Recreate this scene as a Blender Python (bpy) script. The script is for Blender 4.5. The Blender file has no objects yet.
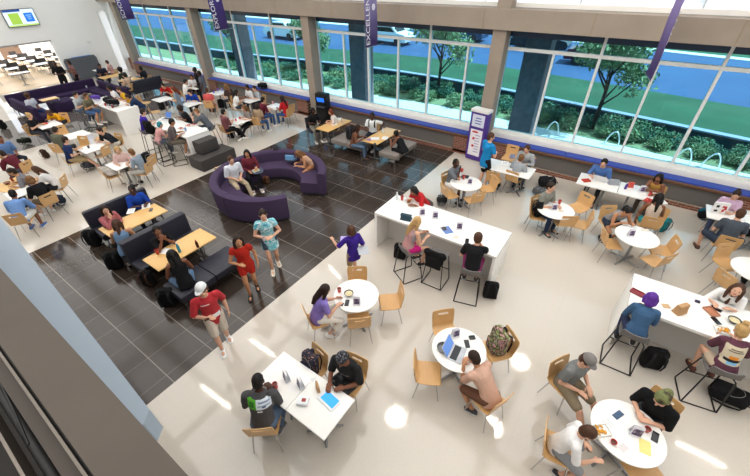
LIGHT_W = 92
EXPOSURE = 0.1
import bpy, bmesh, math, random
from mathutils import Vector, Matrix, Euler
V = Vector
PI = math.pi
SC = bpy.context.scene
COL = SC.collection
random.seed(7)

# ------------------------------------------------------------------ camera
FOC, PITCH, ROLL, YAW, EYE = 358.7, 0.652484, -0.018093, -0.618396, 5.8
_F = V((math.sin(YAW)*math.cos(PITCH), math.cos(YAW)*math.cos(PITCH), -math.sin(PITCH)))
_r = V((math.cos(YAW), -math.sin(YAW), 0)); _u = _r.cross(_F)
_R = _r*math.cos(ROLL) + _u*math.sin(ROLL); _U = -_r*math.sin(ROLL) + _u*math.cos(ROLL)
cd = bpy.data.cameras.new('camera'); cam = bpy.data.objects.new('camera', cd); COL.objects.link(cam)
cd.sensor_width = 36; cd.sensor_fit = 'HORIZONTAL'; cd.lens = 36*FOC/750; cd.clip_start = 0.02; cd.clip_end = 300
cam.matrix_world = Matrix(((_R.x, _U.x, -_F.x, 0), (_R.y, _U.y, -_F.y, 0), (_R.z, _U.z, -_F.z, EYE), (0, 0, 0, 1)))
SC.camera = cam

def at(px, py, z=0.0):
    """the spot on the level z that the photograph shows at (px, py)"""
    d = _F*FOC + _R*(px-375) - _U*(py-238)
    t = (z-EYE)/d.z
    return V((d.x*t, d.y*t, z))

# ------------------------------------------------------------------ materials
def lin(h):
    h = h.lstrip('#')
    c = [int(h[i:i+2], 16)/255 for i in (0, 2, 4)]
    return tuple((x/12.92 if x <= .04045 else ((x+.055)/1.055)**2.4) for x in c) + (1,)
MATS = {}
def mat(hexc, rough=.5, metal=0.0, vary=.08, scale=30.0, bump=0.0, spec=.5, key=None):
    k = key or (hexc, rough, metal, vary, scale, bump, spec)
    if k in MATS: return MATS[k]
    m = bpy.data.materials.new('material_%d' % len(MATS)); m.use_nodes = True
    nt = m.node_tree; b = nt.nodes['Principled BSDF']
    b.inputs['Roughness'].default_value = rough; b.inputs['Metallic'].default_value = metal
    b.inputs['Specular IOR Level'].default_value = spec
    tc = nt.nodes.new('ShaderNodeTexCoord'); n = nt.nodes.new('ShaderNodeTexNoise')
    n.inputs['Scale'].default_value = scale; n.inputs['Detail'].default_value = 3
    nt.links.new(tc.outputs['Object'], n.inputs['Vector'])
    mx = nt.nodes.new('ShaderNodeMix'); mx.data_type = 'RGBA'
    c = lin(hexc)
    mx.inputs[6].default_value = tuple(max(0, x*(1-vary)) for x in c[:3]) + (1,)
    mx.inputs[7].default_value = tuple(min(1, x*(1+vary)) for x in c[:3]) + (1,)
    nt.links.new(n.outputs['Fac'], mx.inputs[0]); nt.links.new(mx.outputs[2], b.inputs['Base Color'])
    if bump:
        bp = nt.nodes.new('ShaderNodeBump'); bp.inputs['Strength'].default_value = bump; bp.inputs['Distance'].default_value = .01
        nt.links.new(n.outputs['Fac'], bp.inputs['Height']); nt.links.new(bp.outputs['Normal'], b.inputs['Normal'])
    MATS[k] = m
    return m
def fab(hexc): return mat(hexc, .9, 0, .16, 14, .35, .2)
def skin(hexc): return mat(hexc, .55, 0, .06, 20, 0, .35)
def metal(hexc='#b8b8ba', r=.3): return mat(hexc, r, 1.0, .05, 40)
def plas(hexc, r=.35): return mat(hexc, r, 0, .04, 30)
def emit(hexc, s):
    k = ('emit', hexc, s)
    if k in MATS: return MATS[k]
    m = bpy.data.materials.new('glow_%d' % len(MATS)); m.use_nodes = True; nt = m.node_tree; b = nt.nodes['Principled BSDF']
    b.inputs['Base Color'].default_value = lin(hexc); b.inputs['Emission Color'].default_value = lin(hexc); b.inputs['Emission Strength'].default_value = s
    MATS[k] = m
    return m
class NT:
    """small helper to wire a node material"""
    def __init__(self, name):
        self.m = bpy.data.materials.new(name); self.m.use_nodes = True; self.t = self.m.node_tree; self.b = self.t.nodes['Principled BSDF']
    def n(self, ty, **kw):
        x = self.t.nodes.new(ty)
        for k, v in kw.items(): setattr(x, k, v)
        return x
    def l(self, a, b): self.t.links.new(a, b)
    def math(self, op, a, b=None):
        x = self.n('ShaderNodeMath', operation=op)
        for i, q in enumerate((a, b)):
            if q is None: continue
            if isinstance(q, (int, float)): x.inputs[i].default_value = q
            else: self.l(q, x.inputs[i])
        return x.outputs[0]
    def mix(self, f, a, b):
        x = self.n('ShaderNodeMix', data_type='RGBA')
        if isinstance(f, (int, float)): x.inputs[0].default_value = f
        else: self.l(f, x.inputs[0])
        for i, q in ((6, a), (7, b)):
            if isinstance(q, (tuple, list)): x.inputs[i].default_value = q
            else: self.l(q, x.inputs[i])
        return x.outputs[2]

def floor_material():
    w = NT('terrazzo_and_tile'); b = w.b
    g = w.n('ShaderNodeNewGeometry'); s = w.n('ShaderNodeSeparateXYZ'); w.l(g.outputs['Position'], s.inputs[0])
    X, Y = s.outputs[0], s.outputs[1]
    def band(v, a, c):
        return w.math('MULTIPLY', w.math('GREATER_THAN', v, a), w.math('LESS_THAN', v, c))
    near = band(X, -11.45, -4.95); far = band(X, -24.6, -19.6)
    # terrazzo
    n1 = w.n('ShaderNodeTexNoise'); n1.inputs['Scale'].default_value = 55; n1.inputs['Detail'].default_value = 4; w.l(g.outputs['Position'], n1.inputs['Vector'])
    n2 = w.n('ShaderNodeTexNoise'); n2.inputs['Scale'].default_value = .5; w.l(g.outputs['Position'], n2.inputs['Vector'])
    v = w.n('ShaderNodeTexVoronoi'); v.inputs['Scale'].default_value = 48; w.l(g.outputs['Position'], v.inputs['Vector'])
    sp = w.math('LESS_THAN', v.outputs['Distance'], .2)
    cream = w.mix(n1.outputs['Fac'], lin('#c7beb2'), lin('#dbd3c8'))
    cream = w.mix(w.math('MULTIPLY', n2.outputs['Fac'], .35), cream, lin('#c8beb1'))
    cream = w.mix(w.math('MULTIPLY', sp, .22), cream, lin('#a8977f'))
    # expansion joints of the terrazzo
    def line(v, per, off, wd):
        f = w.math('FLOORED_MODULO', w.math('SUBTRACT', v, off), per)
        return w.math('LESS_THAN', f, wd)
    joint = w.math('MAXIMUM', line(X, 3.1, .2, .012), line(Y, 3.1, .55, .012))
    cream = w.mix(w.math('MULTIPLY', joint, .12), cream, lin('#b7aa98'))
    # dark tile with pale grout
    t1 = w.n('ShaderNodeTexNoise'); t1.inputs['Scale'].default_value = 3; t1.inputs['Detail'].default_value = 5
    mp = w.n('ShaderNodeMapping'); mp.inputs['Scale'].default_value = (1, 6, 1); w.l(g.outputs['Position'], mp.inputs[0]); w.l(mp.outputs[0], t1.inputs['Vector'])
    dark = w.mix(t1.outputs['Fac'], lin('#332b26'), lin('#443a34'))
    gr = w.math('MAXIMUM', w.math('MULTIPLY', line(Y, .79, .78, .016), 1.0), w.math('MULTIPLY', line(X, .625, -5.2, .01), .6))
    dark = w.mix(w.math('MULTIPLY', gr, .75), dark, lin('#9a9088'))
    fard = w.mix(n1.outputs['Fac'], lin('#5a5552'), lin('#6a6461'))
    c = w.mix(near, cream, dark); c = w.mix(far, c, fard)
    w.l(c, b.inputs['Base Color'])
    rn = w.mix(near, (.06, .06, .06, 1), (.13, .13, .13, 1))
    w.l(rn, b.inputs['Roughness']); b.inputs['IOR'].default_value = 1.5
    w.l(w.math('SUBTRACT', .8, w.math('MULTIPLY', near, .25)), b.inputs['Specular IOR Level'])
    return w.m

def brick_material():
    w = NT('brick'); b = w.b
    g = w.n('ShaderNodeNewGeometry'); mp = w.n('ShaderNodeMapping'); mp.inputs['Rotation'].default_value = (PI/2, 0, 0); w.l(g.outputs['Position'], mp.inputs[0])
    t = w.n('ShaderNodeTexBrick'); t.inputs['Scale'].default_value = 1.0; t.inputs['Brick Width'].default_value = .2; t.inputs['Row Height'].default_value = .067
    t.inputs['Mortar Size'].default_value = .008; t.inputs['Color1'].default_value = lin('#8a4a34'); t.inputs['Color2'].default_value = lin('#6f3a2b'); t.inputs['Mortar'].default_value = lin('#9a8a7c')
    w.l(mp.outputs[0], t.inputs['Vector']); w.l(t.outputs['Color'], b.inputs['Base Color']); b.inputs['Roughness'].default_value = .8
    return w.m
def glass_material(name, tint, refl=.1):
    w = NT(name); t = w.t
    t.nodes.remove(w.b); out = [n for n in t.nodes if n.type == 'OUTPUT_MATERIAL'][0]
    tr = w.n('ShaderNodeBsdfTransparent'); tr.inputs[0].default_value = tint
    gl = w.n('ShaderNodeBsdfGlossy'); gl.inputs['Roughness'].default_value = .02; gl.inputs[0].default_value = (.8, .9, 1, 1)
    nz = w.n('ShaderNodeTexNoise'); nz.inputs['Scale'].default_value = .7
    mx = w.n('ShaderNodeMixShader'); fr = w.n('ShaderNodeFresnel'); fr.inputs[0].default_value = 1.25
    gm = w.n('ShaderNodeNewGeometry'); w.l(w.math('MULTIPLY', w.math('ADD', fr.outputs[0], w.math('MULTIPLY', nz.outputs['Fac'], refl*.2)), w.math('SUBTRACT', 1.0, gm.outputs['Backfacing'])), mx.inputs[0]); w.l(tr.outputs[0], mx.inputs[1]); w.l(gl.outputs[0], mx.inputs[2]); w.l(mx.outputs[0], out.inputs[0])
    return w.m
def concrete(hexa, hexb, sc=1.5, rough=.85):
    w = NT('concrete'); b = w.b
    g = w.n('ShaderNodeNewGeometry')
    n = w.n('ShaderNodeTexNoise'); n.inputs['Scale'].default_value = sc; n.inputs['Detail'].default_value = 8; w.l(g.outputs['Position'], n.inputs['Vector'])
    n2 = w.n('ShaderNodeTexNoise'); n2.inputs['Scale'].default_value = 60; w.l(g.outputs['Position'], n2.inputs['Vector'])
    c = w.mix(n.outputs['Fac'], lin(hexa), lin(hexb)); c = w.mix(w.math('MULTIPLY', n2.outputs['Fac'], .25), c, lin(hexa))
    w.l(c, b.inputs['Base Color']); b.inputs['Roughness'].default_value = rough
    return w.m
def wood(hexa, hexb, rough=.4, axis=(1, 12, 12)):
    k = ('wood', hexa, hexb, rough, axis)
    if k in MATS: return MATS[k]
    w = NT('wood'); b = w.b
    tc = w.n('ShaderNodeTexCoord'); mp = w.n('ShaderNodeMapping'); mp.inputs['Scale'].default_value = axis; w.l(tc.outputs['Object'], mp.inputs[0])
    n = w.n('ShaderNodeTexNoise'); n.inputs['Scale'].default_value = 4; n.inputs['Detail'].default_value = 6; w.l(mp.outputs[0], n.inputs['Vector'])
    w.l(w.mix(n.outputs['Fac'], lin(hexa), lin(hexb)), b.inputs['Base Color']); b.inputs['Roughness'].default_value = rough
    MATS[k] = w.m
    return w.m
def print_material(base, boxes):
    """cloth with printed rectangles: boxes of (x0, x1, z0, z1, 'front'|'back', colour)"""
    w = NT('printed_cloth'); b = w.b
    tc = w.n('ShaderNodeTexCoord'); s = w.n('ShaderNodeSeparateXYZ'); w.l(tc.outputs['Object'], s.inputs[0])
    n = w.n('ShaderNodeTexNoise'); n.inputs['Scale'].default_value = 14; w.l(tc.outputs['Object'], n.inputs['Vector'])
    nm = w.n('ShaderNodeNewGeometry'); vt = w.n('ShaderNodeVectorTransform', vector_type='NORMAL', convert_from='WORLD', convert_to='OBJECT'); w.l(nm.outputs['Normal'], vt.inputs[0])
    s2 = w.n('ShaderNodeSeparateXYZ'); w.l(vt.outputs[0], s2.inputs[0])
    bc = lin(base)
    c = w.mix(n.outputs['Fac'], tuple(x*.85 for x in bc[:3])+(1,), tuple(min(1, x*1.15) for x in bc[:3])+(1,))
    for (x0, x1, z0, z1, side, colr) in boxes:
        f = w.math('MULTIPLY', w.math('MULTIPLY', w.math('GREATER_THAN', s.outputs[0], x0), w.math('LESS_THAN', s.outputs[0], x1)),
                   w.math('MULTIPLY', w.math('GREATER_THAN', s.outputs[2], z0), w.math('LESS_THAN', s.outputs[2], z1)))
        f = w.math('MULTIPLY', f, w.math('LESS_THAN', s2.outputs[1], -.2) if side == 'back' else w.math('GREATER_THAN', s2.outputs[1], .2))
        c = w.mix(f, c, lin(colr))
    w.l(c, b.inputs['Base Color']); b.inputs['Roughness'].default_value = .9
    bp = w.n('ShaderNodeBump'); bp.inputs['Strength'].default_value = .35; bp.inputs['Distance'].default_value = .01
    w.l(n.outputs['Fac'], bp.inputs['Height']); w.l(bp.outputs['Normal'], b.inputs['Normal'])
    return w.m
def pattern_material(cols, scale=9, rough=.9):
    w = NT('patterned_cloth'); b = w.b
    tc = w.n('ShaderNodeTexCoord'); n = w.n('ShaderNodeTexNoise'); n.inputs['Scale'].default_value = scale; n.inputs['Detail'].default_value = 2; w.l(tc.outputs['Object'], n.inputs['Vector'])
    r = w.n('ShaderNodeValToRGB'); r.color_ramp.interpolation = 'LINEAR'
    k = len(cols)
    for i, c in enumerate(cols):
        p = .32 + .36*i/max(1, k-1)
        e = r.color_ramp.elements[i] if i < 2 else r.color_ramp.elements.new(p)
        e.position = p; e.color = lin(c)
    w.l(n.outputs['Fac'], r.inputs[0]); w.l(r.outputs[0], b.inputs['Base Color']); b.inputs['Roughness'].default_value = rough
    return w.m

# ------------------------------------------------------------------ mesh helpers
def box(bm, c, s, rot=None, bev=0.0, seg=2):
    r = bmesh.ops.create_cube(bm, size=1.0)
    vs = r['verts']
    M = Matrix.Translation(V(c)) @ (rot.to_4x4() if rot else Matrix.Identity(4)) @ Matrix.Diagonal((s[0], s[1], s[2], 1))
    bmesh.ops.transform(bm, matrix=M, verts=vs)
    if bev:
        es = list({e for v in vs for e in v.link_edges})
        bmesh.ops.bevel(bm, geom=es, offset=bev, segments=seg, affect='EDGES', profile=.6)
def ell(bm, c, r, rot=None, u=14, v=9):
    q = bmesh.ops.create_uvsphere(bm, u_segments=u, v_segments=v, radius=1.0)
    M = Matrix.Translation(V(c)) @ (rot.to_4x4() if rot else Matrix.Identity(4)) @ Matrix.Diagonal((r[0], r[1], r[2], 1))
    bmesh.ops.transform(bm, matrix=M, verts=q['verts'])
def ringloft(bm, rings, cap=True, closed=False):
    vs = [[bm.verts.new(p) for p in r] for r in rings]
    n = len(vs[0]); m = len(vs)
    for i in range(m if closed else m-1):
        a, b = vs[i], vs[(i+1) % m]
        for j in range(n):
            try: bm.faces.new((a[j], a[(j+1) % n], b[(j+1) % n], b[j]))
            except ValueError: pass
    if cap and not closed:
        bm.faces.new(list(reversed(vs[0]))); bm.faces.new(vs[-1])
def tube(bm, pts, r, n=8, closed=False, flat=1.0):
    pts = [V(p) for p in pts]; m = len(pts)
    rs = r if isinstance(r, (list, tuple)) else [r]*m
    rings = []; up = None
    for i, p in enumerate(pts):
        a = pts[(i-1) % m] if (closed or i > 0) else p
        c = pts[(i+1) % m] if (closed or i < m-1) else p
        t = (c-a)
        if t.length < 1e-9: t = V((0, 0, 1))
        t.normalize()
        if up is None:
            up = V((0, 0, 1)) if abs(t.z) < .9 else V((1, 0, 0))
        s = t.cross(up)
        if s.length < 1e-6: s = t.cross(V((1, .3, 0)))
        s.normalize(); up = s.cross(t).normalized()
        rings.append([p + s*(rs[i]*math.cos(2*PI*k/n)) + up*(rs[i]*flat*math.sin(2*PI*k/n)) for k in range(n)])
    ringloft(bm, rings, True, closed)
def cap_tube(bm, pts, rs, n=10):
    tube(bm, pts, rs, n)
    for p, r in zip(pts, rs): ell(bm, p, (r, r, r), u=10, v=6)
def lathe(bm, prof, c=(0, 0, 0), n=32, rad=(1, 1)):
    c = V(c)
    rings = [[c + V((rr*rad[0]*math.cos(2*PI*k/n), rr*rad[1]*math.sin(2*PI*k/n), z)) for k in range(n)] for rr, z in prof]
    ringloft(bm, rings)
def prism(bm, out, z0, z1):
    a = [bm.verts.new((x, y, z0)) for x, y in out]; b = [bm.verts.new((x, y, z1)) for x, y in out]; n = len(out)
    for i in range(n): bm.faces.new((a[i], a[(i+1) % n], b[(i+1) % n], b[i]))
    bm.faces.new(list(reversed(a))); bm.faces.new(b)
REMESH = []
def obj(name, bm, m, parent=None, smooth=True, voxel=None, it=3, ang=40):
    bmesh.ops.recalc_face_normals(bm, faces=bm.faces)
    me = bpy.data.meshes.new(name); bm.to_mesh(me); bm.free()
    o = bpy.data.objects.new(name, me); COL.objects.link(o)
    for q in (m if isinstance(m, (list, tuple)) else [m]): me.materials.append(q)
    if smooth:
        me.shade_smooth()
        if not voxel: me.set_sharp_from_angle(angle=math.radians(ang))
    if parent: o.parent = parent
    if voxel:
        rm = o.modifiers.new('r', 'REMESH'); rm.mode = 'VOXEL'; rm.voxel_size = voxel; rm.use_smooth_shade = True
        sm = o.modifiers.new('s', 'SMOOTH'); sm.iterations = it; sm.factor = .5
        REMESH.append(o)
    return o
def finish_remesh():
    dg = bpy.context.evaluated_depsgraph_get()
    out = [(o, bpy.data.meshes.new_from_object(o.evaluated_get(dg))) for o in REMESH]
    for o in FONTS:
        me = bpy.data.meshes.new_from_object(o.evaluated_get(dg)); n = bpy.data.objects.new('lettering', me); COL.objects.link(n); n.parent = o.parent; n.matrix_local = o.matrix_local.copy()
    for o in FONTS: bpy.data.objects.remove(o)
    for o, me in out:
        old = o.data; o.modifiers.clear(); o.data = me; me.name = o.name
        if not me.materials:
            for q in old.materials: me.materials.append(q)
        me.shade_smooth(); bpy.data.meshes.remove(old)
def tag(o, label=None, cat=None, group=None, kind=None):
    if label: o['label'] = label
    if cat: o['category'] = cat
    if group: o['group'] = group
    if kind: o['kind'] = kind
    return o
def thing(name, label, cat, loc=(0, 0, 0), rz=0.0, group=None):
    o = bpy.data.objects.new(name, None); COL.objects.link(o); o.empty_display_size = .1
    o.location = loc; o.rotation_euler = (0, 0, rz)
    return tag(o, label, cat, group)
def struct(name, bm, m, parent=None, smooth=False, label=None):
    o = obj(name, bm, m, parent, smooth)
    if not parent: o['kind'] = 'structure'
    if label: o['label'] = label
    return o
B = bmesh.new
def bx(c, s, rot=None, bev=0.0):
    bm = B(); box(bm, c, s, rot, bev); return bm
def span(x0, x1, y0, y1, z0, z1, bev=0.0):
    return bx(((x0+x1)/2, (y0+y1)/2, (z0+z1)/2), (x1-x0, y1-y0, z1-z0), None, bev)
KIDS = {}
def dup(root, loc, rz, label, group=None):
    r = root.copy(); COL.objects.link(r); r.location = loc; r.rotation_euler = (root.rotation_euler.x, root.rotation_euler.y, rz)
    r['label'] = label
    if group: r['group'] = group
    for ch in KIDS[root.name]:
        c = ch.copy(); COL.objects.link(c); c.parent = r
        for g in KIDS.get(ch.name, ()):
            d = g.copy(); COL.objects.link(d); d.parent = c
    return r
PROTO = {}
def place(key, builder, loc, rz, label, group=None):
    """first use builds the thing; every later use is a copy of it and of its parts"""
    if key not in PROTO:
        before = set(bpy.data.objects)
        root = builder(); PROTO[key] = root
        KIDS[root.name] = []
        for o in bpy.data.objects:
            if o in before or o is root: continue
            if o.parent is root: KIDS[root.name].append(o)
            elif o.parent: KIDS.setdefault(o.parent.name, []).append(o)
        root.location = loc; root.rotation_euler.z = rz; root['label'] = label
        if group: root['group'] = group
        return root
    return dup(PROTO[key], loc, rz, label, group)
# ------------------------------------------------------------------ shared materials
WHITE = mat('#f2f0ec', .3, 0, .02, 8)
WTOP = mat('#f4f2ee', .22, 0, .02, 8)
WALLM = mat('#f0efec', .85, 0, .02, 2)
STONE = concrete('#918578', '#a7998b', 2.2)
ALU = mat('#e8ebea', .4, 0, .03, 20)
CHROME = metal('#c4c4c6', .25)
STEEL = mat('#8f8f90', .35, .8, .05, 30)
BLACKM = mat('#171718', .4, .3, .05, 30)
PLY = wood('#c99a62', '#ddb27c', .35, (1.5, 14, 1.5))
MAPLE = wood('#d9a962', '#e6bd7c', .3, (12, 1, 12))
PURPLE = mat('#453751', .85, 0, .12, 25, .2, .2)
DPURP = mat('#2f2140', .85, 0, .12, 25, .2, .2)
NAVYV = mat('#2b2b36', .5, 0, .1, 12, .1, .4)
GREYV = mat('#8a827c', .7, 0, .08, 20, .15, .3)
GLASS = glass_material('tinted_glass', (.60, .85, .93, 1))
CLEAR = glass_material('clear_glass', (.97, .98, 1, 1), .02)
BRICK = brick_material()
w_ = NT('frosted_glass'); w_.b.inputs['Base Color'].default_value = (.95, .97, .98, 1)
_t = w_.n('ShaderNodeBsdfTranslucent'); _t.inputs[0].default_value = (.95, .97, 1, 1); _m = w_.n('ShaderNodeMixShader'); _m.inputs[0].default_value = .85
w_.l(w_.b.outputs[0], _m.inputs[1]); w_.l(_t.outputs[0], _m.inputs[2]); w_.l(_m.outputs[0], [n for n in w_.t.nodes if n.type == 'OUTPUT_MATERIAL'][0].inputs[0])
FROST = w_.m

# ------------------------------------------------------------------ floor, walls, ceiling
fl = struct('floor', span(-30.6, 12.6, -7, 13.1, -.12, 0), floor_material())
ROOM_H = 8.8
LW = -30.6
bm = B()
box(bm, (LW-.12, -.95, ROOM_H/2), (.24, 12.1, ROOM_H)); box(bm, (LW-.12, 7.05, (2.32+ROOM_H)/2), (.24, 3.9, ROOM_H-2.32))
box(bm, (LW-.12, 10.6, ROOM_H/2), (.24, 3.2, ROOM_H)); box(bm, (LW-.12, 12.45, (3.62+ROOM_H)/2), (.24, .5, ROOM_H-3.62)); box(bm, (LW-.12, 12.95, ROOM_H/2), (.24, .5, ROOM_H))
struct('wall_left', bm, WALLM)
struct('wall_right', span(12.6, 12.84, -7, 13.6, 0, ROOM_H), WALLM)
struct('wall_back', span(-30.84, 12.84, -7.24, -7, 0, ROOM_H), WALLM)
struct('ceiling', span(-31, 13, -7.3, 13.4, ROOM_H, ROOM_H+.25), mat('#e8e6e2', .9, 0, .02, 3))
struct('trim_1', span(LW-.26, LW+.03, 4.98, 9.02, 2.3, 2.37), mat('#8d8a87', .6))
# narrow glazed slot beside the corner column
bm = B(); box(bm, (LW+.02, 12.22, 1.85), (.1, .06, 3.6)); box(bm, (LW+.02, 12.7, 1.85), (.1, .06, 3.6)); box(bm, (LW+.02, 12.46, 3.62), (.1, .5, .06))
w0 = struct('window_1', bm, ALU); struct('glass_pane', span(LW-.02, LW, 12.24, 12.68, .05, 3.6), FROST, w0)

# window wall: columns, beam, bays
COLX = [-28.9, -20.62, -12.3, -4.06, 4.2, 12.4]
for x in COLX:
    struct('column', span(x-.21, x+.21, 12.5, 12.95, 0, ROOM_H), STONE)
bm = B()
box(bm, (-9.1, 12.74, 4.42), (43.2, .66, .54))
struct('beam', bm, STONE)
for i in range(14):
    x = -29.0 + i*3.05
    struct('trim_%d' % (i+2), span(x, x+.018, 12.403, 12.42, 4.15, 4.69), mat('#94826d', .9))
struct('wall_window', span(-30.6, 12.6, 12.98, 13.12, 0, .74), BRICK)
for bi in range(5):
    xl, xr = COLX[bi]+.21, COLX[bi+1]-.21
    bm = B()
    box(bm, ((xl+xr)/2, 13.05, .94), (xr-xl+.4, .12, .1)); box(bm, ((xl+xr)/2, 13.05, 4.14), (xr-xl+.4, .12, .1))
    root = struct('window_%d' % (bi+2), bm, ALU)
    struct('transom', span(xl-.2, xr+.2, 12.98, 13.1, 3.53, 3.63, .01), ALU, root)
    base = COLX[bi]
    struct('shade_panel', span(xl-.2, xr+.2, 12.985, 13.0, 3.92, 4.12), mat('#1d3450', .4, 0, .1, 5), root)
    mains = [base+.16, base+2.88, base+5.64]; shorts = [base+1.62, base+4.3, base+7.1]
    for x in mains: struct('mullion', span(x-.038, x+.038, 12.97, 13.11, .8, 4.12, .008), ALU, root)
    for x in shorts: struct('mullion', span(x-.033, x+.033, 12.98, 13.1, .8, 3.55, .008), ALU, root)
    struct('glass_pane', span(xl-.2, xr+.2, 13.03, 13.045, .8, 4.12), GLASS, root)
# clerestory above the beam
bm = B(); box(bm, (-9, 13.05, 4.76), (43, .14, .12)); box(bm, (-9, 13.05, ROOM_H-.06), (43, .14, .12))
cl = struct('window_7', bm, WHITE)
for i in range(16):
    x = -29.6 + i*2.75
    struct('mullion', span(x-.02, x+.02, 13.02, 13.08, 4.8, ROOM_H-.1), mat('#c9cfd2', .5), cl)
struct('glass_pane', span(-30.6, 12.6, 13.04, 13.05, 4.8, ROOM_H-.1), FROST, cl)
# sills and built-in benches between the columns
LEDGE = mat('#f0ece4', .4, 0, .03, 6)
EDGE = wood('#5b3b29', '#74503a', .5)
PANEL = mat('#6c6764', .8, 0, .08, 30)
BLUEV = mat('#3a4fa8', .6, 0, .1, 10, .1, .3); VIOV = mat('#5b4f9a', .6, 0, .1, 10, .1, .3)
ben_l = ['window bench in the bay of the far left corner', 'long window bench behind the middle left tables', 'window bench behind the maple tables',
         'long window bench behind the white tables on the right', 'window bench beyond the right edge']
for bi in range(4):
    xl, xr = COLX[bi]+.3, COLX[bi+1]-.3
    struct('trim_%d' % (20+bi), span(COLX[bi]-.1, COLX[bi+1]+.1, 12.8, 13.02, .6, .93, .07), LEDGE, None, True)
    r = thing('window_bench', 'built-in ' + ben_l[bi] + ', brick base and blue seat', 'bench', ((xl+xr)/2, 12.55, 0), 0, 'built-in window benches')
    L = xr-xl
    bm = B(); box(bm, (0, .08, .33), (L, .36, .66)); box(bm, (0, -.12, .07), (L, .16, .14))
    for sx in (-1, 1): box(bm, (sx*(L/2-.35), -.12, .36), (.7, .16, .6))
    obj('brick_base', bm, BRICK, r, False)
    obj('front_panel', bx((0, -.115, .4), (L-1.42, .04, .5)), PANEL, r, False)
    obj('wood_edge', bx((0, -.17, .69), (L, .1, .07), None, .01), EDGE, r)
    n = 3
    for k in range(n):
        obj('seat_cushion', bx((-L/2+L*(k+.5)/n, .06, .715), (L/n-.01, .36, .09), None, .02), VIOV if bi == 0 else BLUEV, r)

# far room seen through the opening in the left wall
struct('floor', span(-45, -30.84, 2, 16, -.12, 0), wood('#cdb08c', '#dcc2a0', .4, (1, 1, 1)), None)
struct('wall_far', span(-42.2, -42, 2, 16, 0, 3.2), mat('#efece6', .9, 0, .02, 2))
d = struct('door_1', span(-42, -41.93, 8.8, 10.1, 0, 2.15), mat('#6a5648', .6))
struct('door_handle', bx((-41.9, 9.92, 1.0), (.05, .12, .03)), CHROME, d)
struct('trim_30', span(-42, -41.96, 5.6, 7.0, .9, 2.0), mat('#bfd6e6', .5))

# ------------------------------------------------------------------ balcony parapet below the camera
PARA = concrete('#4d453e', '#5d544c', 3)
struct('wall_parapet', span(-6, 1.2, -.142, .016, 3.9, 4.62), PARA)
bm = B()
prism(bm, [(-9, .5475), (-2.0, .115), (-1.94, .042), (-1.94, -1.2), (-9, -1.2)], 3.15, 3.4)
struct('trim_31', bm, concrete('#98a5b2', '#a6b3bf', 2))
DARKG = mat('#1c1a19', .6, 0, .1, 20)
struct('trim_32', span(-6, 1.2, -.152, -.143, 4.3, 4.58), mat('#0c0b0b', .6))
t = tag(obj('handrail', span(-6, 1.2, -.163, -.1535, 4.54, 4.6, .002), mat('#7d756c', .45, .4, .05, 12)), 'thin pale metal rail running along inside the concrete parapet', 'railing')
struct('trim_33', span(-6, 1.2, -.205, -.1635, 4.4, 4.57), mat('#40372f', .6, 0, .1, 14))
bm = B(); tube(bm, [(-6, -.245, 4.4), (1.2, -.245, 4.4)], .022, 10)
tag(obj('conduit_pipe', bm, mat('#141313', .5)), 'black pipe along the inner side of the balcony parapet', 'pipe')
bm = B(); tube(bm, [(-1.75, -.20, 4.56), (-1.45, -.215, 4.56), (-1.28, -.235, 4.53)], .004, 6)
tag(obj('cable', bm, mat('#0c0c0c', .5)), 'thin black cable crossing the rail of the balcony parapet', 'cable')
struct('trim_34', span(-6, 1.2, -.31, -.3, 4.3, 4.42), mat('#8b8178', .5, .4))
struct('floor', span(-9, 3, -6.9, -.142, 3.7, 3.9), mat('#2e2a27', .8, 0, .1, 6))

# ------------------------------------------------------------------ screen on the far wall
tv = thing('wall_screen', 'flat screen with green and blue slide high on the far wall', 'screen', (LW+.06, 8.13, 3.63))
obj('screen_body', bx((0, 0, 0), (.08, 1.5, .86), None, .01), BLACKM, tv)
sc = obj('screen_face', bx((.045, 0, 0), (.01, 1.44, .8)), emit('#dceaf4', .55), tv)
for nm, y, z, sy, sz, c in (('slide_panel', -.28, -.03, .5, .54, '#9cc24a'), ('slide_panel', .4, 0, .42, .44, '#1c74d8'), ('slide_banner', -.3, .35, .82, .1, '#1b4a92'), ('slide_banner', 0, -.36, 1.42, .07, '#b5d36a')):
    obj(nm, bx((.053, y, z), (.006, sy, sz)), emit(c, .55), sc)
for k in range(3): obj('slide_text', bx((.058, .4, .1-.09*k), (.004, .26-.05*k, .03)), emit('#9fc8f2', .55), sc)
# fire alarm on the far wall
a = thing('wall_bell', 'small white round alarm on the far wall beside the corner', 'alarm', (LW+.01, 11.0, 2.05))
bm = B(); lathe(bm, [(.1, 0), (.1, .04), (.06, .07), (0.01, .075)]); bmesh.ops.rotate(bm, verts=bm.verts, matrix=Matrix.Rotation(PI/2, 3, 'Y')); obj('housing', bm, WHITE, a)
obj('lens', bx((.08, 0, 0), (.03, .05, .05), None, .01), mat('#e8e8e8', .2), a)

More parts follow.
